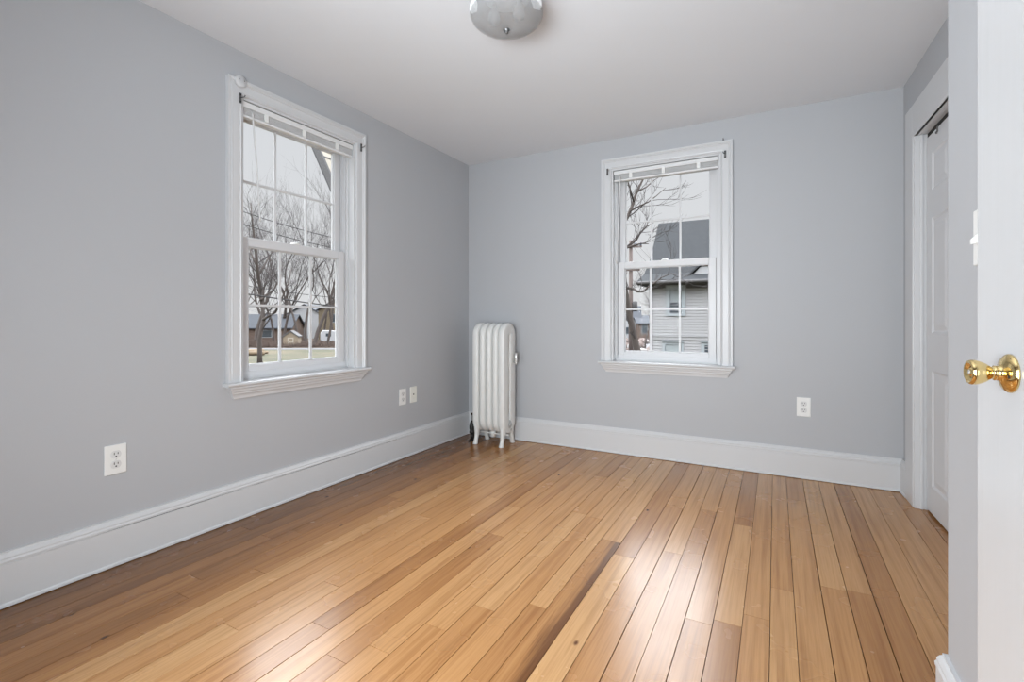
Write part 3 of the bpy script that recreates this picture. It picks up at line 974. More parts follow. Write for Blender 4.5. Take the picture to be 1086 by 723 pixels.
M_lawn = None
m_, nt, N, L, B = node_mat('winter_lawn')
tc = N.new('ShaderNodeTexCoord')
n1 = N.new('ShaderNodeTexNoise'); n1.inputs['Scale'].default_value = 0.12; n1.inputs['Detail'].default_value = 6
n2 = N.new('ShaderNodeTexNoise'); n2.inputs['Scale'].default_value = 1.6; n2.inputs['Detail'].default_value = 4
L.new(tc.outputs['Object'], n1.inputs['Vector']); L.new(tc.outputs['Object'], n2.inputs['Vector'])
av = N.new('ShaderNodeMath'); av.operation = 'MULTIPLY_ADD'; av.inputs[1].default_value = 0.5
L.new(n2.outputs[0], av.inputs[0]); L.new(n1.outputs[0], av.inputs[2])
rp = N.new('ShaderNodeValToRGB')
rp.color_ramp.elements[0].position = 0.62; rp.color_ramp.elements[0].color = (0.036, 0.037, 0.016, 1)
rp.color_ramp.elements[1].position = 0.88; rp.color_ramp.elements[1].color = (0.086, 0.069, 0.040, 1)
L.new(av.outputs[0], rp.inputs[0]); L.new(rp.outputs[0], B.inputs['Base Color'])
B.inputs['Roughness'].default_value = 0.95
M_lawn = m_
M_earth = plain('leaf_litter_ground', (0.075, 0.052, 0.038), 0.95, var=0.5, scale=1.2)
M_asph = plain('grey_asphalt', (0.10, 0.10, 0.105), 0.9, var=0.2, scale=2)
M_bark = plain('grey_brown_bark', (0.055, 0.044, 0.039), 0.9, var=0.35, scale=6, stretch=(4, 4, 0.6))
M_twig = plain('dark_twigs', (0.052, 0.045, 0.045), 0.9, var=0.3, scale=3)
M_pole = plain('weathered_pole_wood', (0.115, 0.09, 0.082), 0.9, var=0.25, scale=5, stretch=(6, 6, 0.5))
M_siding = plain('white_clapboard', (0.285, 0.285, 0.292), 0.6, var=0.03, scale=3)
M_htrim = plain('pale_blue_white_trim', (0.27, 0.30, 0.32), 0.6, var=0.03)
M_shingle = plain('grey_roof_shingles', (0.034, 0.037, 0.041), 0.9, var=0.45, scale=5.0, stretch=(1.2, 1, 3))
M_soffit = plain('grey_eave_paint', (0.075, 0.073, 0.075), 0.7, var=0.06)
M_cream = plain('cream_soffit_boards', (0.34, 0.31, 0.26), 0.7, var=0.05)
M_dkroof = plain('slate_blue_roof', (0.040, 0.045, 0.055), 0.85, var=0.2, scale=3)
M_tansid = plain('tan_house_siding', (0.15, 0.12, 0.08), 0.8, var=0.06, scale=2, stretch=(1, 1, 8))
M_brnsid = plain('brown_house_siding', (0.10, 0.070, 0.055), 0.85, var=0.12, scale=2, stretch=(1, 1, 8))
M_whisid = plain('white_house_siding', (0.33, 0.335, 0.345), 0.7, var=0.04, scale=2, stretch=(1, 1, 8))
M_shed = plain('beige_shed_boards', (0.20, 0.16, 0.115), 0.8, var=0.08, scale=3, stretch=(6, 6, 1))
M_hglass = plain('dark_house_glass', (0.045, 0.055, 0.065), 0.08, var=0.1)
M_hshade = plain('window_shade_cloth', (0.24, 0.27, 0.28), 0.8, var=0.05)
M_log = plain('cut_log_wood', (0.15, 0.11, 0.07), 0.9, var=0.35, scale=5)
M_rock = plain('pinkish_boulder_stone', (0.13, 0.10, 0.09), 0.9, var=0.35, scale=2.5)
M_rock2 = plain('pale_boulder_stone', (0.29, 0.28, 0.27), 0.9, var=0.2, scale=2.5)
M_wire = plain('black_cable', (0.02, 0.02, 0.022), 0.7, var=0.1)
M_insul = plain('blue_grey_insulator', (0.10, 0.12, 0.17), 0.3, var=0.1)
M_brush = plain('dead_brush', (0.085, 0.060, 0.048), 0.95, var=0.4, scale=3)

m = MB(); m.add([(-260, -120, GZ), (160, -120, GZ), (160, 260, GZ), (-260, 260, GZ), (-260, -120, GZ - 0.5), (160, -120, GZ - 0.5), (160, 260, GZ - 0.5), (-260, 260, GZ - 0.5)],
                [(0, 1, 2, 3), (7, 6, 5, 4), (0, 4, 5, 1), (1, 5, 6, 2), (2, 6, 7, 3), (3, 7, 4, 0)])
tag(m.build('lawn', M_lawn), kind='structure')


def ground_patch(name, pts, mat, h):
    n = len(pts)
    m = MB(); m.loft([[(p.x, p.y, GZ - 0.05) for p in pts], [(p.x, p.y, GZ + h) for p in pts]])
    return tag(m.build(name, mat), kind='structure')


ground_patch('woodland_floor', [at(150, 70), at(480, 70), at(480, 150), at(150, 150)], M_earth, 0.03)
ground_patch('far_road', [at(150, 66.5), at(480, 66.5), at(480, 69.5), at(150, 69.5)], M_asph, 0.02)
ground_patch('street', [at(560, 30), at(800, 30), at(800, 120), at(560, 120)], M_asph, 0.02)


# ---- trees
def grow(mb_thick, mb_twig, p, d, length, rad, lvl, rng, maxlvl, spread=0.55, upb=0.18, rmin=0.010):
    """one wandering branch, then its children"""
    nseg = 4 if lvl < 2 else 3
    pts, rads = [p.copy()], [rad]
    q, dd = p.copy(), d.copy()
    r1 = rad * (0.62 if lvl < maxlvl else 0.35)
    for i in range(nseg):
        dd = (dd + Vector((rng.gauss(0, 0.13), rng.gauss(0, 0.13), rng.gauss(0, 0.09) + upb * 0.35))).normalized()
        q = q + dd * (length / nseg)
        pts.append(q.copy()); rads.append(rad + (r1 - rad) * (i + 1) / nseg)
    sides = 7 if lvl == 0 else (5 if lvl == 1 else (4 if lvl == 2 else 3))
    (mb_thick if lvl <= 1 else mb_twig).tube(pts, rads, sides, caps=False)
    if lvl >= maxlvl: return
    nch = rng.choice((3, 3, 4)) if lvl > 0 else rng.choice((3, 4))
    for c in range(nch):
        t = 1.0 if c == 0 else rng.uniform(0.62 if lvl == 0 else 0.30, 0.97)
        k = min(nseg - 1, int(t * nseg)); f = t * nseg - k
        bp = pts[k].lerp(pts[k + 1], f)
        br = max(rmin, (rads[k] + (rads[k + 1] - rads[k]) * f) * (0.82 if c == 0 else rng.uniform(0.34, 0.56)))
        ax = Vector((rng.gauss(0, 1), rng.gauss(0, 1), rng.gauss(0, 0.5)))
        side = ax - dd * ax.dot(dd)
        side.normalize()
        a = spread * (0.45 if c == 0 else rng.uniform(0.8, 1.5))
        nd = (dd * math.cos(a) + side * math.sin(a) + Vector((0, 0, upb))).normalized()
        grow(mb_thick, mb_twig, bp, nd, length * (0.80 if c == 0 else rng.uniform(0.52, 0.78)), br, lvl + 1, rng, maxlvl, spread, upb, rmin)


def tree_meshes(seed, trunk_h, rad, maxlvl, lean=(0, 0), spread=0.55):
    rng_ = random.Random(seed)
    a, b = MB(), MB()
    base = Vector((0, 0, -0.1))
    d = Vector((lean[0], lean[1], 1)).normalized()
    a.tube([base, base + d * 0.35], [rad * 1.5, rad * 1.05], 8, caps=False)
    grow(a, b, base + d * 0.3, d, trunk_h, rad, 0, rng_, maxlvl, spread)
    return a, b


TREE_G = 'bare trees at the back of the lawn'


def make_tree(loc, seed, trunk_h, rad, maxlvl, label, group=None, lean=(0, 0), spread=0.55, rz=0):
    root = empty('bare_tree', loc, rz, label, 'tree', group)
    a, b = tree_meshes(seed, trunk_h, rad, maxlvl, lean, spread)
    a.build('trunk', M_bark, root)
    b.build('branches', M_twig, root)
    return root


lab = 'leafless tree in the grove behind the lawn, seen through the left-wall window'
protos = [make_tree(at(300, 78), 3, 8.5, 0.22, 5, lab, TREE_G),
          make_tree(at(333, 72), 8, 9.0, 0.30, 5, lab, TREE_G),
          make_tree(at(347, 74), 21, 9.0, 0.20, 5, lab, TREE_G, spread=0.45)]
spots = [(264, 76, 1.0, 0, 2.1), (271, 84, 1.0, 1, 0.7), (279, 95, 1.1, 2, 1.2), (290, 82, 0.95, 0, 4.0), (296, 92, 1.05, 1, 5.1), (308, 92, 1.05, 2, 3.3), (317, 76, 0.9, 0, 2.9),
         (324, 90, 1.0, 1, 1.1), (342, 84, 0.9, 0, 5.5), (355, 92, 1.05, 2, 3.0), (262, 98, 1.05, 1, 4.4), (285, 104, 1.1, 1, 2.6)]
for (u, Z, sc, k, rz) in spots:
    c = copy_tree(protos[k])
    c.location = at(u, Z); c.rotation_euler = (0, 0, rz); c.scale = (sc, sc, sc)

# nearest tree on the lawn: a trunk that forks low, built along its own bends
def skeleton_tree(name, label, group, limbs, seed, mat_t=M_bark, sub=2, dens=4, tl=(0.7, 1.5)):
    root = empty(name, limbs[0][0][0], 0, label, 'tree', group)
    org = Vector(limbs[0][0][0])
    rng_ = random.Random(seed)
    a, b = MB(), MB()
    for (pts, rads) in limbs:
        pts = [Vector(p) - org for p in pts]
        a.tube(pts, rads, 8, caps=True)
        for i in range(len(pts) - 1):
            if rads[i + 1] > 0.10 and i == 0 and len(limbs) and pts is limbs[0]: continue
            seg = pts[i + 1] - pts[i]
            n = max(1, int(dens * seg.length / tl[1]))
            for _ in range(n):
                t = rng_.random()
                r_ = rads[i] + (rads[i + 1] - rads[i]) * t
                if pts[i].lerp(pts[i + 1], t).z < 3.0: continue
                ax = Vector((rng_.gauss(0, 1), rng_.gauss(0, 1), rng_.gauss(0, 0.6)))
                d = seg.normalized()
                side = (ax - d * ax.dot(d)).normalized()
                nd = (d * 0.6 + side * 0.8 + Vector((0, 0, 0.25))).normalized()
                grow(a, b, pts[i].lerp(pts[i + 1], t), nd, rng_.uniform(*tl), max(0.012, r_ * 0.38), 2, rng_, 2 + sub, 0.6, 0.12, 0.007)
    a.build('trunk', mat_t, root)
    b.build('branches', M_twig, root)
    return root


def pv(u, v, Z): return at(u, Z, zat(v, Z))


Zt = 43.0
limbs = [
    ([at(275.5, Zt, GZ - 0.1), pv(275.5, 374, Zt), pv(275, 360, Zt), pv(277, 350, Zt), pv(280, 338, Zt + 0.3), pv(278, 325, Zt + 0.4), pv(276.5, 308, Zt + 0.4), pv(274.5, 296, Zt), pv(272.5, 280, Zt - 0.5), pv(271, 262, Zt - 0.6), pv(268, 240, Zt - 0.8), pv(266, 215, Zt - 0.8)],
     [0.25, 0.20, 0.18, 0.18, 0.165, 0.15, 0.15, 0.145, 0.13, 0.11, 0.08, 0.04]),
    ([pv(279, 339, Zt + 0.2), pv(286, 334.5, Zt - 0.5), pv(292, 331, Zt - 0.8), pv(295, 325, Zt - 1.0), pv(299, 316, Zt - 1.2), pv(306, 300, Zt - 1), pv(309, 285, Zt)], [0.12, 0.10, 0.095, 0.09, 0.07, 0.05, 0.03]),
    ([pv(276.5, 318, Zt), pv(283, 312, Zt + 1), pv(290, 308, Zt + 1.4), pv(296, 296, Zt + 1.5), pv(300, 280, Zt + 1.5)], [0.12, 0.09, 0.08, 0.06, 0.03]),
    ([pv(274, 292, Zt), pv(280, 282, Zt + 1), pv(288, 268, Zt + 2), pv(293, 250, Zt + 2.5)], [0.10, 0.08, 0.06, 0.03]),
    ([pv(273, 284, Zt), pv(266, 268, Zt + 1), pv(262, 250, Zt + 2)], [0.09, 0.07, 0.03]),
]
skeleton_tree('bare_tree', 'nearest leafless tree on the lawn, low forked trunk, at left in the left-wall window', None, limbs, 5, sub=2, dens=1.8, tl=(1.4, 3.2))

# tree beside the street, seen through the back window: leaning trunk and long limbs
Zs = 17.0
limbs = [
    ([at(686, Zs, GZ - 0.1), pv(680, 392, Zs), pv(676, 372, Zs), pv(671, 350, Zs), pv(666, 326, Zs), pv(662.5, 305, Zs), pv(656, 285, Zs), pv(652, 262, Zs), pv(648, 235, Zs)],
     [0.19, 0.15, 0.125, 0.11, 0.105, 0.10, 0.095, 0.085, 0.06]),
    ([pv(662, 306, Zs), pv(666, 305.5, Zs - .2), pv(671, 306, Zs - .4), pv(676, 309, Zs - .6), pv(682, 309, Zs - .6), pv(687, 305, Zs - .7), pv(694, 300, Zs - .8), pv(702, 294, Zs - .8), pv(712, 290, Zs - .9), pv(722, 291, Zs - 1)], [0.05, 0.045, 0.042, 0.04, 0.034, 0.028, 0.02, 0.016, 0.012, 0.007]),
    ([pv(655, 283, Zs), pv(662, 264, Zs + .3), pv(668, 259.5, Zs + .4), pv(675, 254, Zs + .5), pv(679, 247, Zs + .5), pv(686, 240, Zs + .6), pv(693, 236, Zs + .6)], [0.06, 0.05, 0.045, 0.04, 0.03, 0.02, 0.01]),
    ([pv(656, 286, Zs), pv(664, 263, Zs - .3), pv(672, 260.5, Zs - .5), pv(680, 258, Zs - .6), pv(688, 258.5, Zs - .7)], [0.05, 0.04, 0.035, 0.025, 0.01]),
    ([pv(650, 255, Zs), pv(660, 240, Zs), pv(666, 229, Zs), pv(671, 217, Zs + .2), pv(673.5, 208, Zs + .3), pv(678, 198, Zs + .4), pv(683, 188, Zs + .5), pv(686, 176, Zs + .5)], [0.075, 0.07, 0.062, 0.055, 0.048, 0.04, 0.03, 0.015]),
    ([pv(672, 214, Zs + .2), pv(669, 203, Zs), pv(666, 193, Zs - .2), pv(664, 184, Zs - .3)], [0.035, 0.028, 0.02, 0.012]),
    ([pv(668, 224, Zs), pv(677, 219, Zs - .3), pv(688, 214, Zs - .5), pv(697, 207, Zs - .6), pv(706, 199, Zs - .6)], [0.032, 0.026, 0.02, 0.014, 0.008]),
    ([pv(675, 204, Zs + .3), pv(686, 198, Zs + .8), pv(694, 191, Zs + 1), pv(700, 187, Zs + 1)], [0.028, 0.022, 0.014, 0.008]),
]
skeleton_tree('bare_tree', 'leafless tree with leaning trunk beside the utility pole, seen through the back window', None, limbs, 9, sub=2, dens=1.7, tl=(0.35, 0.9))
make_tree(at(684, 62), 31, 3.8, 0.14, 5, 'small grey leafless tree far off between the utility pole and the white house', None, spread=0.6)

# ---- overhead lines past the lawn
def cable(label, u0, v0, u1, v1, Z0, Z1, sag, r=0.03):
    a, b = pv(u0, v0, Z0), pv(u1, v1, Z1)
    pts = []
    for k in range(13):
        t = k / 12
        p = a.lerp(b, t); p.z -= sag * 4 * t * (1 - t)
        pts.append(p)
    o = MB().tube(pts, r, 6)
    mean = sum(pts, Vector()) / len(pts)
    o.v = [tuple(Vector(q) - mean) for q in o.v]
    ob = o.build('overhead_cable', M_wire)
    ob.location = mean
    tag(ob, label, 'cable', 'overhead cables beyond the lawn')


cable('thick overhead cable sagging across the middle panes, lower sash of left-wall window', 235, 307, 385, 328, 38, 46, 0.1, 0.055)
cable('thin overhead cable just above the lower muntin in the left-wall window', 235, 324, 385, 325, 40, 44, 0.1, 0.035)
cable('thin overhead cable near the top of the lower sash panes, left-wall window', 235, 298, 385, 318, 40, 46, 0.2, 0.028)
cable('upper of two overhead cables in the upper sash of the left-wall window', 235, 216, 385, 258, 36, 42, 0.3, 0.030)
cable('lower of two overhead cables in the upper sash of the left-wall window', 235, 230, 385, 268, 36, 42, 0.3, 0.030)


# ---- houses
def house(label, loc, rz, w, d, hw, hr, sid, roof, windows=(), over=0.4, chim=None):
    """gabled house, ridge along local x; front is local -y"""
    root = empty('house', loc, rz, label, 'house')
    m = MB()
    pts = [(-d / 2, 0), (d / 2, 0), (d / 2, hw), (0, hw + hr), (-d / 2, hw)]
    m.loft([[(-w / 2, y, z) for y, z in pts], [(w / 2, y, z) for y, z in pts]])
    m.build('walls', sid, root)
    m = MB()
    sl = hr / (d / 2)
    for s in (-1, 1):
        ye = s * (d / 2 + over)
        ze = hw - over * sl
        a = [(0, hw + hr + 0.02), (ye, ze + 0.02), (ye, ze + 0.20), (0, hw + hr + 0.22)]
        m.loft([[(-w / 2 - over, y, z) for y, z in a], [(w / 2 + over, y, z) for y, z in a]])
    m.build('roof', roof, root)
    for (wx, wz, ww, wh, face) in windows:
        m = MB()
        q = 0.10
        if face == 'f':
            y = -d / 2
            m.box((wx - ww / 2 - q, y - 0.05, wz - q), (wx + ww / 2 + q, y + 0.02, wz + wh + q))
            wo = m.build('window', M_htrim, root)
            MB().box((wx - ww / 2, y - 0.06, wz), (wx + ww / 2, y, wz + wh)).build('pane', M_hglass, wo)
        else:
            s = 1 if face == 'r' else -1
            x = s * w / 2
            m.box((x - 0.02, wx - ww / 2 - q, wz - q), (x + 0.05 * s, wx + ww / 2 + q, wz + wh + q))
            wo = m.build('window', M_htrim, root)
            MB().box((x, wx - ww / 2, wz), (x + 0.06 * s, wx + ww / 2, wz + wh)).build('pane', M_hglass, wo)
    return root


# yaw of a facade seen square-on at column u
def face_yaw(u): return YAW - math.atan((u - 543) / FPX)


house('low brown house with slate-blue roof behind the grove, left panes of the left-wall window', at(276, 92), face_yaw(276) - 0.35, 13.5, 8.0, 2.6, 2.3, M_brnsid, M_dkroof, [(2.6, 0.9, 1.6, 1.2, 'f'), (-2.5, 0.9, 1.2, 1.2, 'f')])
house('tall white gabled house behind the grove, centre panes of the left-wall window', at(331, 108), face_yaw(331) + 1.25, 9.5, 10.0, 4.4, 2.8, M_whisid, M_dkroof, [(0, 2.4, 0.9, 1.2, 'l')])
house('tan house at the right edge of the left-wall window view', at(368, 100), face_yaw(368) + 1.2, 9.0, 8.0, 6.0, 2.2, M_tansid, M_dkroof, [(0.6, 3.6, 1.1, 1.5, 'l')])
sh = house('small beige garden shed with a panelled door at the back of the lawn', at(310, 74), face_yaw(310) + 1.35, 2.2, 2.1, 1.5, 0.75, M_shed, M_soffit, (), 0.12)
m = MB()
m.box((-1.13, -0.42, 0.08), (-1.08, 0.42, 1.38))
dd_ = m.build('door', M_cream, sh)
MB().box((-1.15, -0.30, 0.20), (-1.12, 0.30, 0.65)).build('door_panel', M_shed, dd_)
MB().box((-1.15, -0.30, 0.78), (-1.12, 0.30, 1.26)).build('door_panel', M_shed, dd_)

# white camper parked beside the tan house
root = empty('camper_trailer', at(353.5, 80), face_yaw(353) + 0.05, 'white camper trailer parked at the far edge, right side of left-wall window view', 'trailer')
m = MB()
prof = [(-1.9, 0.55), (1.8, 0.55), (1.95, 1.1), (1.8, 2.2), (-1.6, 2.35), (-1.95, 1.9), (-2.0, 0.9)]
m.loft([[(x, -1.0, z) for x, z in prof], [(x, 1.0, z) for x, z in prof]])
m.build('body', M_whisid, root, bevel=0.08)
MB().box((-1.2, -1.03, 1.35), (-0.4, -0.99, 1.85)).build('window', M_hglass, root)
MB().box((0.3, -1.03, 1.35), (1.1, -0.99, 1.85)).build('window', M_hglass, root)
for s in (-0.4, 0.4):
    MB().lathe([(0.30, -0.1), (0.34, -0.06), (0.34, 0.06), (0.30, 0.1)], 16, Matrix.Translation((s, -0.9, 0.34)) @ Mx).build('wheel', M_wire, root)

# cut logs lying on the lawn
rl = random.Random(4)
for k in range(11):
    u = 262 + 1.7 * k + rl.uniform(-0.8, 0.8)
    Z = 58 + rl.uniform(-2.5, 2.5)
    L_ = rl.uniform(0.9, 1.7); rr_ = rl.uniform(0.14, 0.26)
    m = MB(); m.tube([(-L_ / 2, 0, 0), (-L_ / 4, 0, 0.01), (L_ / 4, 0, 0.01), (L_ / 2, 0, 0)], [rr_, rr_ * 1.03, rr_ * 0.98, rr_ * 0.94], 10)
    o = m.build('cut_log', M_log)
    o.location = at(u, Z, GZ + rr_); o.rotation_euler = (0, 0, rl.uniform(-0.6, 1.6))
    tag(o, 'cut log in the scatter on the lawn behind the nearest tree', 'log', 'cut logs on the lawn')

# dead brush along the back edge of the lawn (uncountable)
rb_ = random.Random(7)
m = MB()
for k in range(1500):
    u = rb_.uniform(256, 362); Z = rb_.uniform(70.5, 80)
    p = at(u, Z)
    h = rb_.uniform(0.2, 0.85) * (1.5 if u < 270 else 1)
    for j in range(2):
        q = p + Vector((rb_.gauss(0, 0.3), rb_.gauss(0, 0.3), h))
        m.tube([p, p.lerp(q, 0.5) + Vector((rb_.gauss(0, 0.1), rb_.gauss(0, 0.1), 0)), q], [0.05, 0.035, 0.01], 3, caps=False)
tag(m.build('dead_brush', M_brush), 'dead brush and bramble along the far edge of the lawn', 'brush', kind='stuff')

# ---- own house: gambrel roof end of the neighbouring wing, seen at the top right of the left window
root = empty('house_wing', (-2.2, 1.0, 0), 0, 'grey roof overhang with cream soffit in the top right pane of the left-wall window', 'roof')
A = Vector((-3.42, 0, 3.905)); Bp = Vector((-2.42, 0, 2.155))
off = Vector((2.2, 0, 0))
A, Bp = A + off, Bp + off
dirn = (Bp - A).normalized(); nrm = Vector((-dirn.z, 0, dirn.x))
if nrm.x > 0: nrm = -nrm
m = MB()
q = [A, Bp, Bp + nrm * 0.10, A + nrm * 0.10]
m.loft([[p + Vector((0, -0.035, 0)) for p in q], [p + Vector((0, 0.0, 0)) for p in q]])
m.build('rake_board', M_soffit, root)
m = MB()
q = [A + nrm * 0.06, Bp + nrm * 0.06, Bp + nrm * 0.14, A + nrm * 0.14]
m.loft([q, [p + Vector((0, 6, 0)) for p in q]])
m.build('roof_slab', M_shingle, root)
m = MB()
q = [A + nrm * 0.02, Bp + nrm * 0.02, Bp + nrm * 0.05, A + nrm * 0.05]
m.loft([q, [p + Vector((0, 0.50, 0)) for p in q]])
so = m.build('soffit', M_cream, root)
for k in range(7):
    p = A.lerp(Bp, (k + 0.5) / 7)
    m = MB()
    q = [p - dirn * 0.012 + nrm * 0.012, p + dirn * 0.012 + nrm * 0.012, p + dirn * 0.012 + nrm * 0.022, p - dirn * 0.012 + nrm * 0.022]
    m.loft([q, [v + Vector((0, 0.5, 0)) for v in q]])
    m.build('soffit_batten', M_soffit, so)
m = MB()
top = [(A.x + 0.05, A.z), (Bp.x + 0.05, Bp.z), (Bp.x + 0.05, GZ), (2.0, GZ), (2.0, A.z)]
m.loft([[(x, 0.5, z) for x, z in top], [(x, 4.5, z) for x, z in top]])
m.build('gable_wall', M_siding, root)

# ---- white clapboard house beyond the back window
FY = 20.0


def onfac(u, v=338, y=FY):
    rr = (u - 543) / FPX
    d = RGT * rr + FWD
    t = (y - CAM.y) / d.y
    return CAM.x + t * d.x, CAM.z + (338 - v) / FPX * t


nh = empty('white_house', (0, FY, GZ), 0, 'white clapboard two-storey house with dark shingled roof, filling the back window view', 'house')
xl = onfac(689.5)[0]
zbelt = onfac(715, 358)[1]
zeave = onfac(715, 301)[1]
xr = xl + 10


def L2(x, z): return (x, z - GZ)


m = MB()
# lapped boards as one sawtooth wall
pitch = 0.128
prof = []
z = 0.0
while z < zeave - GZ:
    prof += [(-0.024, z), (-0.003, z + pitch - 0.007), (0.0, z + pitch - 0.007)]
    z += pitch
prof = prof + [(0.25, z), (0.25, 0)]
m.loft([[(xl, y, zz) for y, zz in prof], [(xr, y, zz) for y, zz in prof]])
m.box((xl, 0.2, 0), (xr, 9.0, zeave - GZ))
m.build('clapboard_walls', M_siding, nh)
m = MB()
m.box((xl - 0.02, -0.045, 0), (xl + 0.12, 0.05, zeave - GZ)); m.box((xl - 0.03, -0.03, 0), (xl + 0.02, 0.14, zeave - GZ))
m.build('corner_board', M_siding, nh)
m = MB()
m.box((xl, -0.06, zbelt - GZ - 0.10), (xr, 0.0, zbelt - GZ + 0.06)); m.box((xl, -0.09, zbelt - GZ + 0.05), (xr, 0.0, zbelt - GZ + 0.075))
m.build('belt_course', M_siding, nh)
m = MB(); m.box((xl, -0.05, zeave - GZ - 0.22), (xr, 0.0, zeave - GZ))
m.build('frieze_board', M_soffit, nh)
# flared hip roof
xe = onfac(675, 300, FY - 0.65)[0]
ze = onfac(690, 299, FY - 0.65)[1] - GZ
x1_, z1_ = onfac(689.5, 275, FY + 0.45); z1_ -= GZ
x2_, z2_ = onfac(698.5, 237, FY + 2.1); z2_ -= GZ
m = MB()
yb_ = 9.5
def ringR(x, y, z, yb): return [(x, y, z), (xr + 0.6, y, z), (xr + 0.6, yb, z), (x, yb, z)]
xm, zm_ = onfac(683, 291, FY - 0.1); zm_ -= GZ
m.loft([ringR(xe, -0.65, ze, yb_), ringR(xe, -0.65, ze + 0.05, yb_), ringR(xm, -0.12, zm_, yb_ - 0.4), ringR(x1_, 0.45, z1_, yb_ - 0.9), ringR(x2_, 2.1, z2_, yb_ - 2.4)])
m.build('shingled_roof', M_shingle, nh)
m = MB()
m.box((xe + 0.02, -0.62, ze - 0.13), (xr + 0.5, -0.50, ze)); m.box((xe + 0.02, -0.62, ze - 0.13), (xe + 0.14, yb_ - 0.1, ze))
m.box((xe + 0.1, -0.52, ze - 0.05), (xr + 0.5, 0.3, ze - 0.01)); m.box((xe + 0.1, 0.0, ze - 0.05), (xl + 0.1, yb_ - 0.2, ze - 0.01))
m.tube([(xe, -0.67, ze - 0.02), (xr + 0.5, -0.67, ze - 0.02)], 0.075, 10)
m.build('eave_gutter', M_soffit, nh)
# small front dormer gable with white pediment
g0 = onfac(732, 290, FY - 0.3)[0]; gz0 = onfac(740, 291, FY - 0.3)[1] - GZ
g1 = onfac(743, 281, FY - 0.3)[0]; gz1 = onfac(743, 281, FY - 0.3)[1] - GZ
m = MB()
pts = [(g0 + 0.12, gz0), (g1, gz1 - 0.06), (g1 + 3.0, gz1 - 0.06), (g1 + 3.3, gz0)]
m.loft([[(x, -0.25, z) for x, z in pts], [(x, 1.2, z) for x, z in pts]])
do = m.build('pediment', M_whisid, nh)
m = MB()
pts = [(g0, gz0), (g1, gz1), (g1 + 3.0, gz1), (g1 + 3.0, gz1 + 0.07), (g1 - 0.03, gz1 + 0.07), (g0 - 0.08, gz0)]
m.loft([[(x, -0.34, z) for x, z in pts], [(x, 1.4, z) for x, z in pts]])
m.build('pediment_roof', M_shingle, do)


def nwin(u0, u1, v0, v1, tl, tr, tt, tb, shade):
    a, zt_ = onfac(u0, v0); b, zb_ = onfac(u1, v1)
    zt_ -= GZ; zb_ -= GZ
    k = 22.0 / FPX
    m = MB()
    m.box((a - tl * k, -0.06, zb_ - tb * k), (a, 0.0, zt_ + tt * k)); m.box((b, -0.06, zb_ - tb * k), (b + tr * k, 0.0, zt_ + tt * k))
    m.box((a, -0.06, zt_), (b, 0, zt_ + tt * k)); m.box((a - tl * k * 0.2, -0.08, zb_ - tb * k), (b + tr * k * 0.2, 0.0, zb_))
    m.box((a - tl * k * 1.15, -0.13, zt_ + tt * k), (b + tr * k * 1.15, 0.0, zt_ + tt * k + 0.05))
    wo = m.build('window', M_htrim, nh)
    MB().box((a, -0.02, zb_), (b, 0.0, zt_)).build('pane', M_hglass, wo)
    mid = zt_ + (zb_ - zt_) * shade
    if shade > 0.05: MB().box((a + 0.03, -0.026, mid), (b - 0.03, -0.02, zt_ - 0.03)).build('shade', M_hshade, wo)
    MB().box((a, -0.04, (zt_ + zb_) / 2 - 0.025), (b, -0.02, (zt_ + zb_) / 2 + 0.025)).build('meeting_rail', M_htrim, wo)
    return wo


nwin(710.6, 723, 307, 332.5, 4, 4, 3.5, 2.5, 0.50)
nwin(705.5, 723.0, 365, 405, 3.0, 2.0, 3.0, 3, 1.0)
nwin(747.5, 762, 366, 405, 3.5, 3.0, 3.5, 3, 0.0)

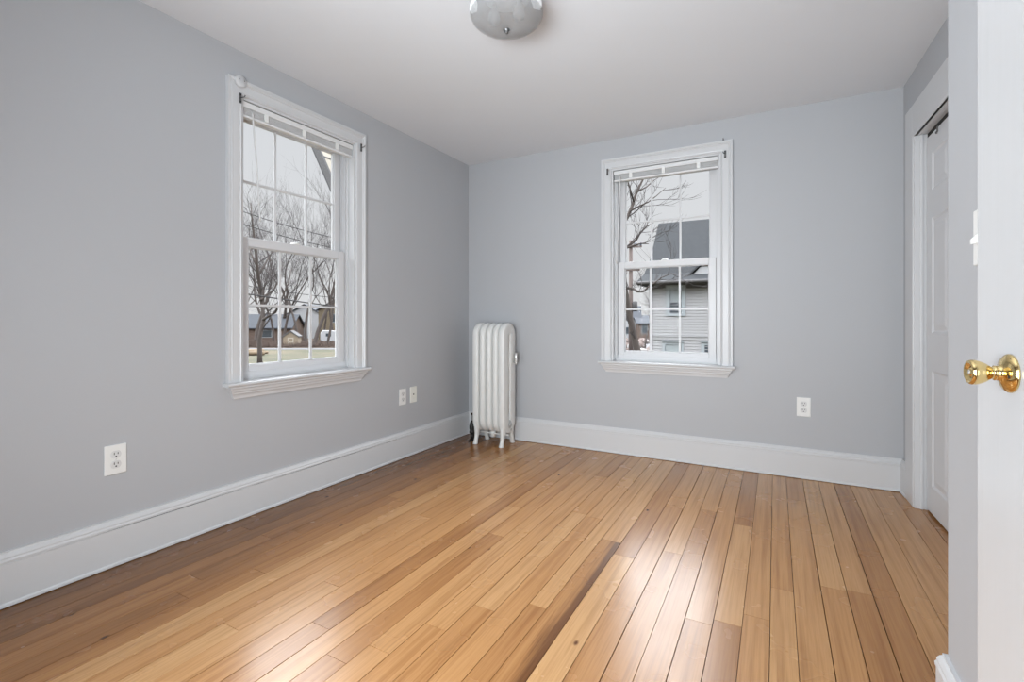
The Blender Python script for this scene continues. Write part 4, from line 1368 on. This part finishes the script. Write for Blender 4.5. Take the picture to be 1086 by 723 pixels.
# utility pole with crossarms by the street
up = empty('utility_pole', at(669, 34), face_yaw(669), 'brown wooden utility pole with crossarms, left panes of the back window', 'pole')
hp = zat(255, 34) - GZ
MB().tube([(0, 0, -0.1), (0, 0, hp * 0.5), (0, 0, hp)], [0.17, 0.15, 0.12], 12).build('pole', M_pole, up)
for (v, wl_) in ((286.5, 0.62), (262, 0.75)):
    za = zat(v, 34) - GZ
    m = MB(); m.box((-wl_, -0.20, za - 0.06), (wl_, -0.10, za + 0.06))
    ao = m.build('crossarm', M_pole, up)
    for x in (-0.9, -0.45, 0.45, 0.9):
        MB().lathe([(0.03, 0), (0.075, 0.03), (0.06, 0.10), (0.085, 0.13), (0.05, 0.22), (0, 0.23)], 10, Matrix.Translation((x * wl_, -0.15, za + 0.06))).build('insulator', M_insul, ao)
m = MB()
m.lathe([(0.0, -0.35), (0.17, -0.33), (0.18, 0.3), (0.15, 0.36), (0, 0.37)], 14, Matrix.Translation((0.28, -0.1, zat(325, 34) - GZ)))
m.build('transformer', M_soffit, up)
for k, (v0, v1) in enumerate(((270, 292), (262, 284))):
    a = pv(669, v0 - 12, 34); b = pv(705, v1, 30)
    m = MB(); pts = []
    mean = (a + b) / 2
    for j in range(9):
        t = j / 8; p = a.lerp(b, t); p.z -= 0.25 * 4 * t * (1 - t); pts.append(p - mean)
    o = m.tube(pts, 0.012, 5).build('service_wire', M_soffit); o.location = mean
    tag(o, ['thin upper wire from the utility pole towards the white house', 'thin lower wire from the utility pole towards the white house'][1 - k], 'wire', None)

house('small brown shingled house beyond the street, between the utility pole and white house', at(688, 92), face_yaw(685) + 0.2, 5.0, 6.0, 3.4, 1.3, M_brnsid, M_dkroof, [(0.6, 1.6, 0.9, 1.4, 'f'), (-1.4, 1.6, 0.9, 1.4, 'f')])
house('pale grey house far down the street at the left edge of the back window', at(661, 95), face_yaw(661), 6.0, 6.0, 4.5, 2.0, M_whisid, M_dkroof, [(0.3, 1.4, 1.4, 1.2, 'f')])

# boulder pile at the street edge
rk = random.Random(15)
for k in range(26):
    u = rk.uniform(657, 692); Z = rk.uniform(58, 84)
    R_ = rk.uniform(0.35, 0.85)
    bm = bmesh.new()
    bmesh.ops.create_icosphere(bm, subdivisions=2, radius=R_)
    for v in bm.verts:
        v.co *= 1 + rk.uniform(-0.16, 0.16)
        v.co.z *= 0.75
    me = bpy.data.meshes.new('boulder'); bm.to_mesh(me); bm.free()
    me.materials.append(M_rock if rk.random() < 0.6 else M_rock2)
    o = bpy.data.objects.new('boulder', me); COL.objects.link(o)
    o.location = at(u, Z, GZ + R_ * 0.55)
    o.rotation_euler = (0, 0, rk.uniform(0, 6))
    tag(o, 'pale boulder in the rock pile by the street, low in the back window view', 'rock', 'boulders by the street')
